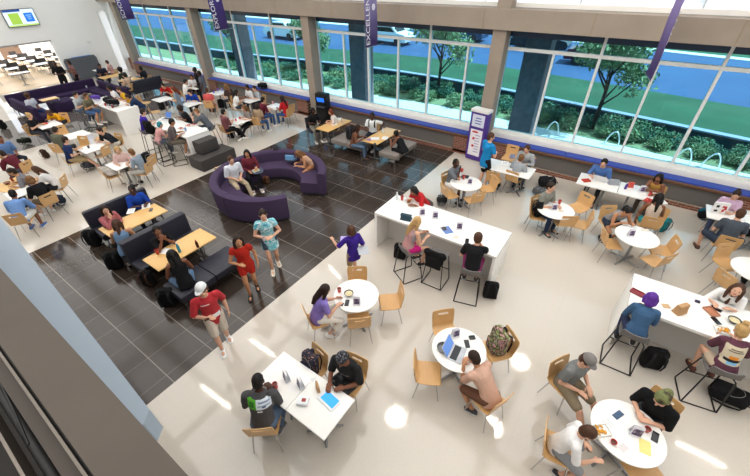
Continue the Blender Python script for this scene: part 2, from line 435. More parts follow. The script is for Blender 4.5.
# ------------------------------------------------------------------ banners on brackets
FONTS = []
def banner(x, word, label, z0=3.46, light='#8d86c8', turn=0.0):
    r = thing('hanging_banner', label, 'banner', (x, 11.67, z0), turn, 'purple banners along the window wall')
    w = NT('banner_cloth'); b = w.b
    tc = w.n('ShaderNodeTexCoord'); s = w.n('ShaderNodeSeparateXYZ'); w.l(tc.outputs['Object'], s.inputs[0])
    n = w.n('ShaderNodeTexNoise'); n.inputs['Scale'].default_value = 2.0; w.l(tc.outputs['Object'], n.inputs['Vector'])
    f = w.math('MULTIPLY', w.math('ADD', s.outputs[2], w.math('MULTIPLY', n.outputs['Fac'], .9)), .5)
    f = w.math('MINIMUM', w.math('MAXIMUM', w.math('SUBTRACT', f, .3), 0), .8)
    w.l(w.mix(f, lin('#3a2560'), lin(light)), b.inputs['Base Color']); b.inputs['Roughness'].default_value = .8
    bm = B()
    rings = []
    for i in range(13):
        z = 3.0*i/12; y0 = .015*math.sin(i*.9)
        rings.append([V((y0-.004, -.36, z)), V((y0+.004, -.36, z)), V((y0+.006, 0, z)), V((y0+.004, .36, z)), V((y0-.004, .36, z)), V((y0-.006, 0, z))])
    ringloft(bm, rings)
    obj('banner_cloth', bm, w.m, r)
    for z in (3.0, .0):
        bm = B(); tube(bm, [(0, .74, z), (0, -.38, z)], .014, 8); obj('bracket_rod', bm, metal('#9a9aa0', .4), r)
    fc = bpy.data.curves.new('lettering', 'FONT'); fc.body = word; fc.size = .30; fc.extrude = .002; fc.space_character = 1.0
    o = bpy.data.objects.new('lettering', fc); COL.objects.link(o); o.parent = r; FONTS.append(o)
    fc.materials.append(mat('#f4f2f6', .7))
    # reads upward, on the face turned to the room
    o.matrix_local = Matrix(((0, 0, 1, .024), (0, -1, 0, 0), (1, 0, 0, .06), (0, 0, 0, 1)))
    o.matrix_local = Matrix.Translation((.024, -.12, .06)) @ Matrix(((0, 0, 1, 0), (0, -1, 0, 0), (1, 0, 0, 0), (0, 0, 0, 1)))
    bm = B(); ell(bm, (.02, .12, 1.18), (.006, .1, .1)); obj('emblem', bm, mat('#e6e3f2', .7), r)
    return r
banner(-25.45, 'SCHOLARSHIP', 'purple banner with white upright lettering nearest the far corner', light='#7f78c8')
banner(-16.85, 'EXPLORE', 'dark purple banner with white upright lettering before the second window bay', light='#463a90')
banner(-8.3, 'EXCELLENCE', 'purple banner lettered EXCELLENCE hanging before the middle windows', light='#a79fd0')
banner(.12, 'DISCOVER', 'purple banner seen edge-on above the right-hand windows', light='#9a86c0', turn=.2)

# ------------------------------------------------------------------ outside
def curve(tab):
    def f(x):
        if x <= tab[0][0]: return tab[0][1]
        for (x0, y0), (x1, y1) in zip(tab, tab[1:]):
            if x <= x1: return y0+(y1-y0)*(x-x0)/(x1-x0)
        return tab[-1][1]
    return f
BEDY = curve([(-25, 16.6), (-18, 16.7), (-13, 17.0), (-8, 17.3), (-3, 16.9), (1, 16.5), (5, 16.1)])
CURB = curve([(-29, 18.7), (-24, 19.0), (-20, 19.6), (-14.5, 20.15), (-11, 20.2), (-7, 19.85), (-2.8, 19.15), (.5, 18.5), (4, 17.8), (8, 17.2)])
LAWN = lambda x: CURB(x)+7.2
def strip(name, f0, f1, z0, z1, m, u0=-60, u1=40, n=50):
    """a strip of ground along the gently curving kerb outside"""
    bm = B(); rings = []
    for k in range(n+1):
        x = u0+(u1-u0)*k/n; a, b2 = f0(x), f1(x)
        rings.append([V((x, a, z0)), V((x, b2, z0)), V((x, b2, z1)), V((x, a, z1))])
    ringloft(bm, rings)
    return struct(name, bm, m)
PAVE = concrete('#ccd0d2', '#dcdfe0', .8)
struct('outside_pavement', span(-60, 40, 13.12, 26, -.3, -.04), PAVE)
strip('outside_bed', BEDY, CURB, -.2, -.02, mat('#7f8f6a', .95, 0, .5, 3))
strip('outside_curb_wall', CURB, lambda x: CURB(x)+.35, -.1, .5, mat('#34475a', .9)); strip('outside_coping', lambda x: CURB(x)-.04, lambda x: CURB(x)+.3, .5, .56, mat('#8d9ab4', .8))
strip('outside_lawn', lambda x: CURB(x)+.35, LAWN, -.2, -.01, mat('#275238', .95, 0, .5, .5))
strip('outside_street', LAWN, lambda x: LAWN(x)+13, -.2, -.03, concrete('#25406a', '#3f6088', .25), -90, 70)  # grey asphalt; the sky's reflection is put into its blue colour
strip('outside_curb_strip', lambda x: LAWN(x)+13, lambda x: LAWN(x)+14, -.2, .0, PAVE, -90, 70)
strip('outside_field', lambda x: LAWN(x)+14, lambda x: 110, -.2, -.02, mat('#2d5a3a', .95, 0, .3, .4), -130, 100)
BRICKO = mat('#8a7a80', .9, 0, .4, 7)
for x in (-19.9, -11.15, -3.3, 5.2):
    struct('outside_column', span(x-.42, x+.42, 14.5, 15.2, 0, 4.2), BRICKO)
struct('outside_soffit', span(-40, 20, 13.14, 15.6, 4.2, 4.5), mat('#4d5a66', .9))
def leaves(bm, c, rad, n, size, shell=.55):
    for _ in range(n):
        d = V((random.gauss(0, 1), random.gauss(0, 1), random.gauss(0, 1))).normalized()*(shell+(1-shell)*random.random())
        p = V(c) + V((d.x*rad[0], d.y*rad[1], d.z*rad[2]))
        a = V((random.gauss(0, 1), random.gauss(0, 1), random.gauss(0, 1))).normalized(); b2 = a.cross(V((random.random()-.5, random.random()-.5, random.random()-.5))).normalized()
        s = size*(.6+.8*random.random()); q = [p+a*s, p+b2*s*.5, p-a*s, p-b2*s*.5]
        bm.faces.new([bm.verts.new(x) for x in q])
LEAF = [mat('#5a8262', .8, 0, .5, 2), mat('#77936a', .8, 0, .5, 2), mat('#4c7a66', .8, 0, .5, 2)]
def tree(x, y, h, r, label, seed):
    random.seed(seed)
    t = thing('tree', label, 'tree', (x, y, 0), 0, 'trees outside the windows')
    bm = B(); tube(bm, [(0, 0, -.05), (.03, 0, h*.35), (.0, .05, h*.6)], [.09, .07, .04], 8)
    tips = []
    for k in range(7):
        a = k*.9; z0 = h*(.25+.05*k); e = V((math.cos(a)*r*.7, math.sin(a)*r*.7, h*(.55+.06*k)))
        tube(bm, [(0.02, 0, z0), V((0, 0, z0))*.5+e*.5+V((0, 0, -.1)), e], [.04, .03, .012], 6); tips.append(e)
    obj('trunk', bm, mat('#3b2f2a', .9), t)
    bm = B()
    for e in tips: leaves(bm, e, (r*.55, r*.55, r*.5), 420, .085, .2)
    leaves(bm, (0, 0, h*.8), (r*.7, r*.7, r*.6), 700, .085, .2)
    obj('foliage', bm, LEAF[1], t, False)
tree(-9.0, 18.9, 4.0, 1.45, 'small leafy tree standing beyond the glass behind the wooden booth tables', 3)
tree(-1.05, 17.8, 3.9, 1.35, 'small leafy tree beyond the glass behind the edge-on banner', 5)
tree(-18.0, 18.6, 3.4, 1.1, 'small tree outside the window bay left of the middle column', 8)
tree(-25.5, 18.2, 3.2, 1.1, 'tree outside the far left window bay', 9)
random.seed(11)
def shrub_proto(k):
    def f():
        t = thing('shrub', 'shrub', 'shrub', (0, 0, 0))
        bm = B()
        for j in range(5): leaves(bm, (random.uniform(-.4, .4), random.uniform(-.3, .3), .32+.1*random.random()), (.42, .38, .36), 260, .06, .2)
        obj('foliage', bm, LEAF[k % 3], t, False)
        bm = B()
        for j in range(4): tube(bm, [(.05*j-.1, 0, -.04), (.12*j-.2, .05*j, .3)], .015, 5)
        obj('stem', bm, mat('#3b2f2a', .9), t)
        return t
    return f
random.seed(12)
i = 0
for k in range(29):
    x = -26 + k*1.15 + random.uniform(-.2, .2)
    y0, y1 = BEDY(x)+.45, CURB(x)-.55; m = 4 if y1-y0 > 2.2 else 3
    for j in range(m):
        xx, y = x+(j % 2)*.5+random.uniform(-.15, .15), y0+(y1-y0)*j/max(1, m-1)+random.uniform(-.12, .12)
        o = place('shrub%d' % (i % 3), shrub_proto(i % 3), (xx, y, -.03), random.uniform(0, 6), 'leafy green shrub in the planting bed outside the windows', 'shrubs in the bed outside the windows')
        q = random.uniform(.6, .95); o.scale = (q, q, q*.92)
        i += 1
for k, (px, py, lab) in enumerate(((555, 123, ''), (616, 133, ''), (688, 150, ''), (717, 155, ''))):
    p = at(px, py, .45); p.z = 0
    bm = B(); tube(bm, [p+V((-.25+.5*j/12, 0, -.05+.55*math.sin(PI*j/12)**.6)) for j in range(13)], .025, 8)
    tag(obj('bike_hoop', bm, metal('#e8eaea', .35)), ['pale steel bike hoop among the shrubs outside, leftmost of the four', 'pale steel bike hoop outside, below the small tree on the right', 'pale steel bike hoop outside, second from the right', 'pale steel bike hoop outside, rightmost of the four'][k], 'bike hoop', 'bike hoops outside the windows')
def car(x, y, colr, label, rz=0):
    t = thing('car', label, 'car', (x, y, -.04), rz, 'parked cars')
    bm = B()
    prof = [(-2.2, .35), (-2.25, .75), (-2.0, .98), (-1.5, 1.02), (-.95, 1.48), (.75, 1.5), (1.35, 1.02), (2.1, .9), (2.28, .65), (2.2, .32)]
    rings = [[V((px_, yy*(.86 if pz > 1.1 else 1), pz)) for px_, pz in prof] for yy in (-.88, -.84, .84, .88)]
    ringloft(bm, rings); obj('car_body', bm, mat(colr, .25, 0, .02, 4), t, True, ang=30)
    for sy in (-1, 1):
        bm = B(); q = [(-1.3, 1.06), (-.9, 1.4), (.65, 1.42), (1.1, 1.06)]
        rings = [[V((a, sy*(.79+.0*b)+sy*dy, b)) for a, b in q] for dy in (0, .08)]
        ringloft(bm, rings); obj('side_window', bm, mat('#10181f', .1), t, False)
        for wx in (-1.35, 1.4):
            bm = B(); lathe(bm, [(.2, -.1), (.33, -.1), (.34, 0), (.33, .1), (.2, .1)], n=20); bmesh.ops.rotate(bm, verts=bm.verts, matrix=Matrix.Rotation(PI/2, 3, 'X'))
            bmesh.ops.translate(bm, verts=bm.verts, vec=(wx, sy*.82, .34)); obj('wheel', bm, mat('#15161a', .6), t)
    bm = B(); box(bm, (1.12, 0, 1.24), (.06, 1.3, .44), Matrix.Rotation(-.9, 3, 'Y')); obj('windscreen', bm, mat('#10181f', .1), t, False)
p = at(389, 43); car(p.x, p.y, '#e9eef2', 'white car parked in the street behind the middle windows')
p = at(286, 38); car(p.x, p.y, '#dfe6ee', 'pale car in the street left of the middle column')
p = at(592, 76); car(p.x-.2, p.y+3.6, '#5a2a3a', 'dark red car in the street beyond the right-hand windows')
p = at(575, 56); car(p.x-3, p.y+1, '#20242c', 'black car farther along the street beyond the right-hand windows')
p = at(455, 42); car(p.x, p.y+1.5, '#27405f', 'dark blue car in the street left of the purple kiosk')

# ------------------------------------------------------------------ light
wd = bpy.data.worlds.new('world'); SC.world = wd; wd.use_nodes = True
bg = wd.node_tree.nodes['Background']; bg.inputs[0].default_value = (.82, .91, 1, 1); bg.inputs[1].default_value = 1.5
sl = bpy.data.lights.new('sun', 'SUN'); so = bpy.data.objects.new('sun', sl); COL.objects.link(so)
sl.energy = 9.0; sl.angle = .02; sl.color = (1, .96, .9)
so.rotation_euler = V((-.9, -.25, -1.6)).to_track_quat('-Z', 'Y').to_euler()
for i, x in enumerate((-27.5, -22.5, -17.5, -12.5, -7.5, -2.5, 2.5, 7.5)):
    for j, y in enumerate((-4, .3, 4.6, 8.9)):
        al = bpy.data.lights.new('ceiling_fill', 'AREA'); ao = bpy.data.objects.new('ceiling_fill', al); COL.objects.link(ao)
        al.shape = 'RECTANGLE'; al.size = 4.6; al.size_y = 3.9; al.energy = LIGHT_W; al.color = (1, .985, .96)  # added soft fill panels, covering most of the ceiling to brighten the hall
        ao.location = (x, y+.3, ROOM_H-.04)
al = bpy.data.lights.new('far_room_light', 'AREA'); ao = bpy.data.objects.new('far_room_light', al); COL.objects.link(ao)
al.shape = 'RECTANGLE'; al.size = 8; al.size_y = 8; al.energy = 230; ao.location = (-36.5, 8, 3.4)
# lamps whose mirror images lie on the polished floor
def mirror(px, py, z): 
    p = at(px, py); return V((p.x*(EYE+z)/EYE, p.y*(EYE+z)/EYE, z))
for k, (px, py) in enumerate(((396, 417), (520, 362), (492, 427))):
    p = mirror(px, py, 8.3)
    r = thing('pendant_lamp', 'round white pendant lamp under the ceiling', 'lamp', p, 0, 'round pendant lamps under the ceiling')
    bm = B(); lathe(bm, [(.02, .12), (.36, .1), (.40, 0), (.39, -.01)], n=28); obj('lamp_shade', bm, WHITE, r)
    bm = B(); lathe(bm, [(.36, -.015), (.37, -.03), (.01, -.03)], n=28); obj('diffuser', bm, emit('#fff4e2', 38), r)
    bm = B(); tube(bm, [(0, 0, .1), (0, 0, ROOM_H-8.31)], .012, 8); obj('rod', bm, BLACKM, r)
for k, (q1, q2) in enumerate((((251, 340), (274, 356)), ((202, 386), (230, 408)), ((329, 266), (340, 278)), ((676, 442), (725, 467)))):
    a, b2 = mirror(*q1, 8.3), mirror(*q2, 8.3); dv = b2-a
    r = thing('linear_lamp', 'slim linear ceiling lamp', 'lamp', (a+b2)/2, math.atan2(dv.y, dv.x), 'linear lamps under the ceiling')
    obj('housing', bx((0, 0, .06), (dv.length, .16, .1)), WHITE, r); obj('diffuser', bx((0, 0, 0), (dv.length, .08, .02)), emit('#fff4e2', 40), r)
    bm = B(); tube(bm, [(0, 0, .1), (0, 0, ROOM_H-8.31)], .012, 8); obj('rod', bm, BLACKM, r)
# ------------------------------------------------------------------ furniture builders (front of every seat faces +Y)
def sheet(bm, grid, th, skip=()):
    """a bent sheet from a grid of points, with thickness; skip lists cells left open"""
    R, C = len(grid), len(grid[0])
    vs = [[bm.verts.new(p) for p in row] for row in grid]
    fs = []
    for i in range(R-1):
        for j in range(C-1):
            if (i, j) in skip: continue
            fs.append(bm.faces.new((vs[i][j], vs[i][j+1], vs[i+1][j+1], vs[i+1][j])))
    bmesh.ops.recalc_face_normals(bm, faces=fs)
    bmesh.ops.solidify(bm, geom=fs, thickness=th)
def build_chair():
    t = thing('cafe_chair', '', 'chair')
    prof = [(.205, .425, .19), (.19, .445, .205), (.1, .45, .215), (0, .445, .215), (-.1, .44, .212), (-.165, .45, .205), (-.195, .48, .2), (-.21, .53, .2), (-.222, .6, .205),
            (-.235, .68, .21), (-.242, .72, .21), (-.248, .76, .208), (-.256, .80, .205), (-.262, .83, .19)]
    us = [-1, -.75, -.45, -.15, .15, .45, .75, 1]
    grid = [[V((u*w, y+(.012*u*u if z > .5 else 0), z-(.0 if z > .5 else -.006*u*u))) for u in us] for y, z, w in prof]
    bm = B(); sheet(bm, grid, .012, {(10, 2), (10, 3), (10, 4)})
    obj('seat_shell', bm, PLY, t, True)
    for sx in (-1, 1):
        for y0, y1 in ((.14, .2), (-.14, -.22)):
            bm = B(); tube(bm, [(sx*.13, y0*.6, .432), (sx*.165, y0, .425), (sx*.215, y1, .006)], [.011, .012, .009], 8); obj('leg', bm, CHROME, t)
    bm = B(); box(bm, (0, .09, .43), (.26, .025, .018)); box(bm, (0, -.09, .43), (.26, .025, .018)); box(bm, (0, 0, .43), (.03, .2, .018))
    obj('underframe', bm, STEEL, t, False)
    return t
def build_stool():
    t = thing('bar_stool', '', 'bar stool')
    prof = [(.2, .735, .19), (.185, .755, .2), (.08, .76, .21), (-.06, .755, .21), (-.15, .77, .205), (-.19, .82, .205), (-.205, .89, .2), (-.21, .93, .185)]
    us = [-1, -.6, -.2, .2, .6, 1]
    bm = B(); sheet(bm, [[V((u*w, y+(.04*u*u if z > .8 else 0), z+.012*u*u)) for u in us] for y, z, w in prof], .02)
    obj('seat_shell', bm, mat('#6d6a68', .75, 0, .1, 60, .2), t)
    for sx in (-1, 1):
        bm = B(); tube(bm, [(sx*.15, .1, .735), (sx*.18, .17, .72), (sx*.235, .24, .03), (sx*.235, .22, .012), (sx*.235, -.22, .012), (sx*.235, -.24, .03), (sx*.18, -.16, .72), (sx*.15, -.1, .735)], .0115, 8)
        obj('side_frame', bm, BLACKM, t)
    bm = B(); tube(bm, [(-.208, .205, .3), (.208, .205, .3)], .011, 8); obj('footrest', bm, BLACKM, t)
    bm = B(); tube(bm, [(-.235, -.22, .014), (.235, -.22, .014)], .010, 8); obj('rear_bar', bm, BLACKM, t)
    return t
def xbase(t, r=.34, h=.71):
    bm = B(); tube(bm, [(0, 0, .05), (0, 0, h)], .032, 14); obj('column', bm, STEEL, t)
    for k in range(4):
        a = PI/4+k*PI/2
        bm = B(); tube(bm, [(math.cos(a)*.03, math.sin(a)*.03, .06), (math.cos(a)*r, math.sin(a)*r, .022)], [.03, .018], 8, flat=.6); obj('foot', bm, STEEL, t)
    bm = B(); box(bm, (0, 0, h+.0), (.3, .3, .02)); obj('top_plate', bm, STEEL, t, False)
def build_round(r):
    def f():
        t = thing('round_table', '', 'table')
        bm = B(); lathe(bm, [(r-.02, .715), (r-.004, .72), (r, .73), (r-.003, .742), (r-.02, .745)], n=56); obj('tabletop', bm, WTOP, t)
        xbase(t); return t
    return f
def build_rect(w, d, topm=None, two=False):
    def f():
        t = thing('square_table' if abs(w-d) < .15 else 'rectangular_table', '', 'table')
        obj('tabletop', bx((0, 0, .73), (w, d, .03), None, .008), topm or WTOP, t)
        if not two: xbase(t, min(w, d)*.42)
        else:
            L = max(w, d); ax = (1, 0) if w > d else (0, 1)
            for s in (-1, 1):
                cx, cy = ax[0]*s*(L/2-.3), ax[1]*s*(L/2-.3)
                bm = B(); tube(bm, [(cx, cy, .05), (cx, cy, .715)], .03, 12); obj('column', bm, STEEL, t)
                bm = B(); box(bm, (cx, cy, .03), (.06+.42*ax[1], .06+.42*ax[0], .035), None, .01); obj('foot', bm, STEEL, t)
        return t
    return f
def counter(x0, x1, y0, y1, label, h=1.05):
    t = thing('bar_counter', label, 'counter', ((x0+x1)/2, (y0+y1)/2, 0), 0, 'white bar-height counters')
    L, D = x1-x0, y1-y0
    obj('countertop', bx((0, 0, h-.03), (L, D, .06), None, .006), WTOP, t)
    for s in (-1, 1): obj('end_panel', bx((s*(L/2-.03), 0, (h-.06)/2), (.06, D-.005, h-.06), None, .004), WHITE, t)
    obj('back_panel', bx((0, .05, (h-.06)/2), (L-.12, .05, h-.06)), mat('#d9d6d2', .5, 0, .03, 6), t, False)
    return t
def build_pack(c1, c2, scale=1.0):
    def f():
        t = thing('backpack', '', 'backpack')
        m1, m2 = fab(c1), fab(c2); s = scale
        bm = B(); box(bm, (0, 0, .22*s), (.3*s, .17*s, .42*s), None, .07*s, 3); ell(bm, (0, .0, .39*s), (.13*s, .075*s, .06*s)); obj('pack_body', bm, m1, t)
        bm = B(); box(bm, (0, .1*s, .15*s), (.23*s, .07*s, .22*s), None, .03*s, 3); obj('front_pocket', bm, m2, t)
        for sx in (-1, 1):
            bm = B(); tube(bm, [(sx*.07*s, -.07*s, .4*s), (sx*.09*s, -.13*s, .36*s), (sx*.1*s, -.15*s, .22*s), (sx*.12*s, -.1*s, .07*s)], .022*s, 8, flat=.45); obj('shoulder_strap', bm, m2, t)
        bm = B(); tube(bm, [(-.04*s, -.05*s, .42*s), (-.03*s, -.06*s, .47*s), (.03*s, -.06*s, .47*s), (.04*s, -.05*s, .42*s)], .01*s, 6); obj('handle', bm, m2, t)
        bm = B(); tube(bm, [(.08*s*math.cos(a)*1.5, .085*s, .25*s+.13*s*math.sin(a)) for a in [PI*k/8 for k in range(9)]], .004, 5); obj('zip', bm, mat('#8a8a8a', .5), t)
        return t
    return f
def pack(px, py, rz, label, c1='#141416', c2='#1f1f22', z=0.0, tilt=0.0, group=None, scale=1.0, off=(0, 0, 0)):
    p = at(px, py, z)
    o = place('pack'+c1+c2+str(scale), build_pack(c1, c2, scale), p+V(off), rz, label, group or 'backpacks standing on the floor')
    o.rotation_euler = (tilt, 0, rz); 
    return o
# ------------------------------------------------------------------ things on tables
def simple(name, cat, label, px, py, z, parts, rz=0.0, group=None):
    t = thing(name, label, cat, at(px, py, z), rz, group)
    for nm, bm, m in parts: obj(nm, bm, m, t)
    return t
def caddy(px, py, label, z=.745, rz=.5):
    """folded table card with dark picture panels, on a clear stand"""
    bm = B(); box(bm, (0, .026, .1), (.125, .006, .19), Matrix.Rotation(.16, 3, 'X')); box(bm, (0, -.026, .1), (.125, .006, .19), Matrix.Rotation(-.16, 3, 'X'))
    b2 = B(); box(b2, (0, -.031, .1), (.105, .004, .12), Matrix.Rotation(-.16, 3, 'X')); box(b2, (0, .031, .1), (.105, .004, .12), Matrix.Rotation(.16, 3, 'X'))
    return simple('table_card', 'table card', label, px, py, z, [('card', bm, mat('#eceaf0', .4)), ('picture', b2, pattern_material(['#2a1c3a', '#5a4a70', '#c9b8c0'], 20, .4)), ('stand', bx((0, 0, .006), (.14, .085, .012), None, .003), mat('#d8dce0', .2))], rz, 'folded table cards')
def cup(px, py, colr, label, z=.745, lid=None, h=.12):
    bm = B(); lathe(bm, [(.028, 0), (.03, .002), (.041, h), (.037, h), (.027, .008), (.002, .006)], n=20)
    ps = [('cup_body', bm, mat(colr, .4))]
    b2 = B(); lathe(b2, [(.043, h), (.043, h+.012), (.03, h+.016), (.002, h+.017)], n=20) if lid else lathe(b2, [(.036, h-.02), (.002, h-.018)], n=16)
    ps.append(('lid' if lid else 'drink', b2, mat(lid or '#5a2a20', .3)))
    return simple('paper_cup', 'cup', label, px, py, z, ps, 0, 'drink cups on the tables')
def bottle(px, py, colr, label, z=.745, capc='#e8e8e8', h=.2):
    bm = B(); lathe(bm, [(.002, 0), (.03, 0), (.033, .01), (.033, h*.62), (.014, h*.85), (.014, h*.95), (.002, h*.95)], n=20)
    b2 = B(); lathe(b2, [(.016, h*.92), (.016, h), (.002, h)], n=16)
    return simple('drink_bottle', 'bottle', label, px, py, z, [('bottle_body', bm, mat(colr, .15)), ('bottle_cap', b2, plas(capc))], 0, 'drink bottles on the tables')
def phone(px, py, label, rz, z=.745, colr='#1b2430', scr='#12161c'):
    return simple('phone', 'phone', label, px, py, z, [('phone_case', bx((0, 0, .005), (.078, .156, .01), None, .003), plas(colr)), ('phone_screen', bx((0, 0, .0105), (.068, .14, .002)), plas(scr, .1))], rz, 'phones lying on the tables')
def paper(px, py, label, rz, z=.745, w=.21, d=.28, colr='#f6f5f2', lines=True):
    ps = [('sheet', bx((0, 0, .0015), (w, d, .003)), mat(colr, .8))]
    if lines:
        bm = B()
        for k in range(5): box(bm, (-.02*w*(k % 2), d*(.3-.14*k), .0036), (w*.7, d*.03, .001))
        ps.append(('printing', bm, mat('#8e8e98', .8)))
    return simple('paper_sheet', 'paper', label, px, py, z, ps, rz, 'papers lying on the tables')
def laptop(px, py, label, rz, z=.745, shell='#b9bcc2', scr='#3f66a8', glow=.5, w=.33):
    t = thing('laptop', label, 'laptop', at(px, py, z), rz)
    obj('keyboard_base', bx((0, 0, .009), (w, .23, .016), None, .004), plas(shell, .3), t)
    obj('keys', bx((0, .025, .018), (w*.86, .11, .003)), plas('#2b2d31', .6), t)
    obj('trackpad', bx((0, -.07, .0175), (.1, .065, .002)), plas('#c4c7cc', .3), t)
    R2 = Matrix.Rotation(-.5, 3, 'X')
    c = V((0, .115, .018))+R2 @ V((0, 0, .11))
    l = obj('screen_lid', bx(c, (w, .008, .22), R2, .003), plas(shell, .3), t)
    c2 = c+R2 @ V((0, -.0055, 0))
    obj('screen', bx(c2, (w*.93, .002, .2), R2), emit(scr, glow), l)
    return t
def food(px, py, label, z=.745, c='#d98a2a', tray='#f3f1ec'):
    random.seed(int(px*7+py))
    bm = B(); box(bm, (0, 0, .008), (.2, .15, .012), None, .004); 
    for s in (-1, 1): box(bm, (s*.1, 0, .02), (.008, .15, .035)); box(bm, (0, s*.075, .02), (.2, .008, .035))
    b2 = B()
    for k in range(14): ell(b2, (random.uniform(-.075, .075), random.uniform(-.05, .05), .028+.014*random.random()), (.03, .012, .011), Euler((0, random.uniform(-.3, .3), random.uniform(0, 3))).to_matrix(), 8, 6)
    return simple('food_basket', 'food', label, px, py, z, [('basket', bm, mat(tray, .7)), ('food', b2, mat(c, .6, 0, .25, 40))], random.random()*2, 'food baskets on the tables')
def bag(px, py, label, z=.745, c='#b98f62', w=.2, d=.12, h=.2, rz=.4, name='paper_bag', lying=False):
    t = thing(name, label, 'bag', at(px, py, z), rz)
    bm = B(); k = 5
    rings = []
    for i in range(k+1):
        f = i/k; s = 1-.12*math.sin(f*PI); q = 1-.45*f*f
        rings.append([V((sx*w/2*s, sy*d/2*q*s, h*f)) for sx, sy in ((-1, -1), (-.3, -1.08), (.3, -1.02), (1, -1), (1.04, 0), (1, 1), (.2, 1.06), (-.4, 1), (-1, 1), (-1.05, 0))])
    ringloft(bm, rings); obj('bag_body', bm, mat(c, .8, 0, .12, 12, .4), t)
    obj('folded_top', bx((0, 0, h), (w*.95, d*.5, .012), None, .003), mat(c, .8, 0, .12, 12, .4), t)
    return t
def tray_thing(px, py, label, z=.745, c='#2b2b2e', w=.3, d=.22, rz=0.0):
    bm = B(); box(bm, (0, 0, .006), (w, d, .012), None, .004)
    for s in (-1, 1): box(bm, (s*w/2, 0, .015), (.012, d, .024)); box(bm, (0, s*d/2, .015), (w, .012, .024))
    return simple('serving_tray', 'tray', label, px, py, z, [('tray_body', bm, plas(c))], rz)
def bowl(px, py, label, z=.745, c='#2a2a2c', fc='#d8c9a0'):
    bm = B(); lathe(bm, [(.03, 0), (.05, .004), (.085, .055), (.09, .06), (.082, .056), (.04, .012), (.002, .01)], n=28)
    b2 = B(); lathe(b2, [(.076, .045), (.04, .055), (.002, .058)], n=24)
    return simple('food_bowl', 'bowl', label, px, py, z, [('bowl_body', bm, plas(c)), ('food', b2, mat(fc, .7, 0, .4, 60))], 0)
# ------------------------------------------------------------------ sofas and benches
def curved_sofa(cx, cy, label):
    t = thing('curved_sofa', label, 'sofa', (cx, cy, 0), 0)
    def arc(a0, a1, prof, n=14):
        bm = B(); rings = []
        for k in range(n+1):
            a = a0+(a1-a0)*k/n
            rings.append([V((r*math.cos(a), r*math.sin(a), z)) for r, z in prof])
        ringloft(bm, rings); return bm
    A0, A1 = math.radians(27), math.radians(334); n = 5
    for k in range(n):
        a0 = A0+(A1-A0)*k/n+.004; a1 = A0+(A1-A0)*(k+1)/n-.004
        obj('backrest', arc(a0, a1, [(1.5, .1), (1.5, .70), (1.51, .76), (1.55, .785), (1.68, .785), (1.74, .76), (1.75, .7), (1.72, .1)]), PURPLE, t, ang=50)
        obj('seat', arc(a0, a1, [(.95, .1), (.92, .38), (.94, .43), (.99, .445), (1.49, .44), (1.495, .1)]), PURPLE, t, ang=50)
    obj('plinth', arc(A0+.02, A1-.02, [(.97, 0), (.97, .1), (1.68, .1), (1.68, 0)], 40), mat('#18151c', .6), t, False)
    return t
def bench_straight(name, label, cat, x0, x1, y0, y1, back=None, m=None, h=.43, bh=.82, legm=None, group=None, bt=.14, nseat=2):
    """upholstered bench from x0..x1, y0..y1; back is one of N S E W C (C: backs in the middle, seats to both sides)"""
    cx, cy = (x0+x1)/2, (y0+y1)/2; w, d = x1-x0, y1-y0
    t = thing(name, label, cat, (cx, cy, 0), 0, group); m = m or NAVYV
    along_y = d > w
    for k in range(nseat):
        f0, f1 = k/nseat-.5, (k+1)/nseat-.5
        if along_y: bm = bx((0, (f0+f1)/2*d, h-.09), (w, d/nseat-.008, .18), None, .035)
        else: bm = bx(((f0+f1)/2*w, 0, h-.09), (w/nseat-.008, d, .18), None, .035)
        obj('seat', bm, m, t)
    if back:
        dx, dy = {'N': (0, d/2-bt/2), 'S': (0, -d/2+bt/2), 'E': (w/2-bt/2, 0), 'W': (-w/2+bt/2, 0), 'C': (0, 0)}[back]
        sx, sy = (bt, d) if back in 'EWC' else (w, bt)
        bm = bx((dx, dy, (h+bh)/2), (sx, sy, bh-h+.1), None, .05); obj('backrest', bm, m, t)
    for ax in (-1, 1):
        for ay in (-1, 1):
            bm = B(); tube(bm, [(ax*(w/2-.09), ay*(d/2-.09), h-.17), (ax*(w/2-.06), ay*(d/2-.06), 0.003)], [.02, .013], 8); obj('leg', bm, legm or CHROME, t)
    return t
def block(name, label, cat, x0, x1, y0, y1, z0, z1, m, bev=.03):
    t = thing(name, label, cat, ((x0+x1)/2, (y0+y1)/2, z0))
    obj('cushion', bx((0, 0, (z1-z0)/2+.02), (x1-x0, y1-y0, z1-z0-.04), None, bev), m, t)
    obj('plinth', bx((0, 0, .02), (x1-x0-.06, y1-y0-.06, .04)), mat('#18151c', .6), t, False)
    return t
def pedestal(px, py, label, z=.62, r=.2):
    p = at(px, py, z)
    t = thing('side_table', label, 'side table', (p.x, p.y, 0), 0)
    bm = B(); lathe(bm, [(r-.01, z-.02), (r, z-.01), (r-.005, z)], n=32); obj('tabletop', bm, mat('#4a5566', .25), t)
    bm = B(); tube(bm, [(0, 0, .01), (0, 0, z-.02)], .018, 12); obj('column', bm, CHROME, t)
    bm = B(); lathe(bm, [(.19, 0), (.19, .008), (.03, .018), (.02, .02)], n=32); obj('base', bm, CHROME, t)
    return t
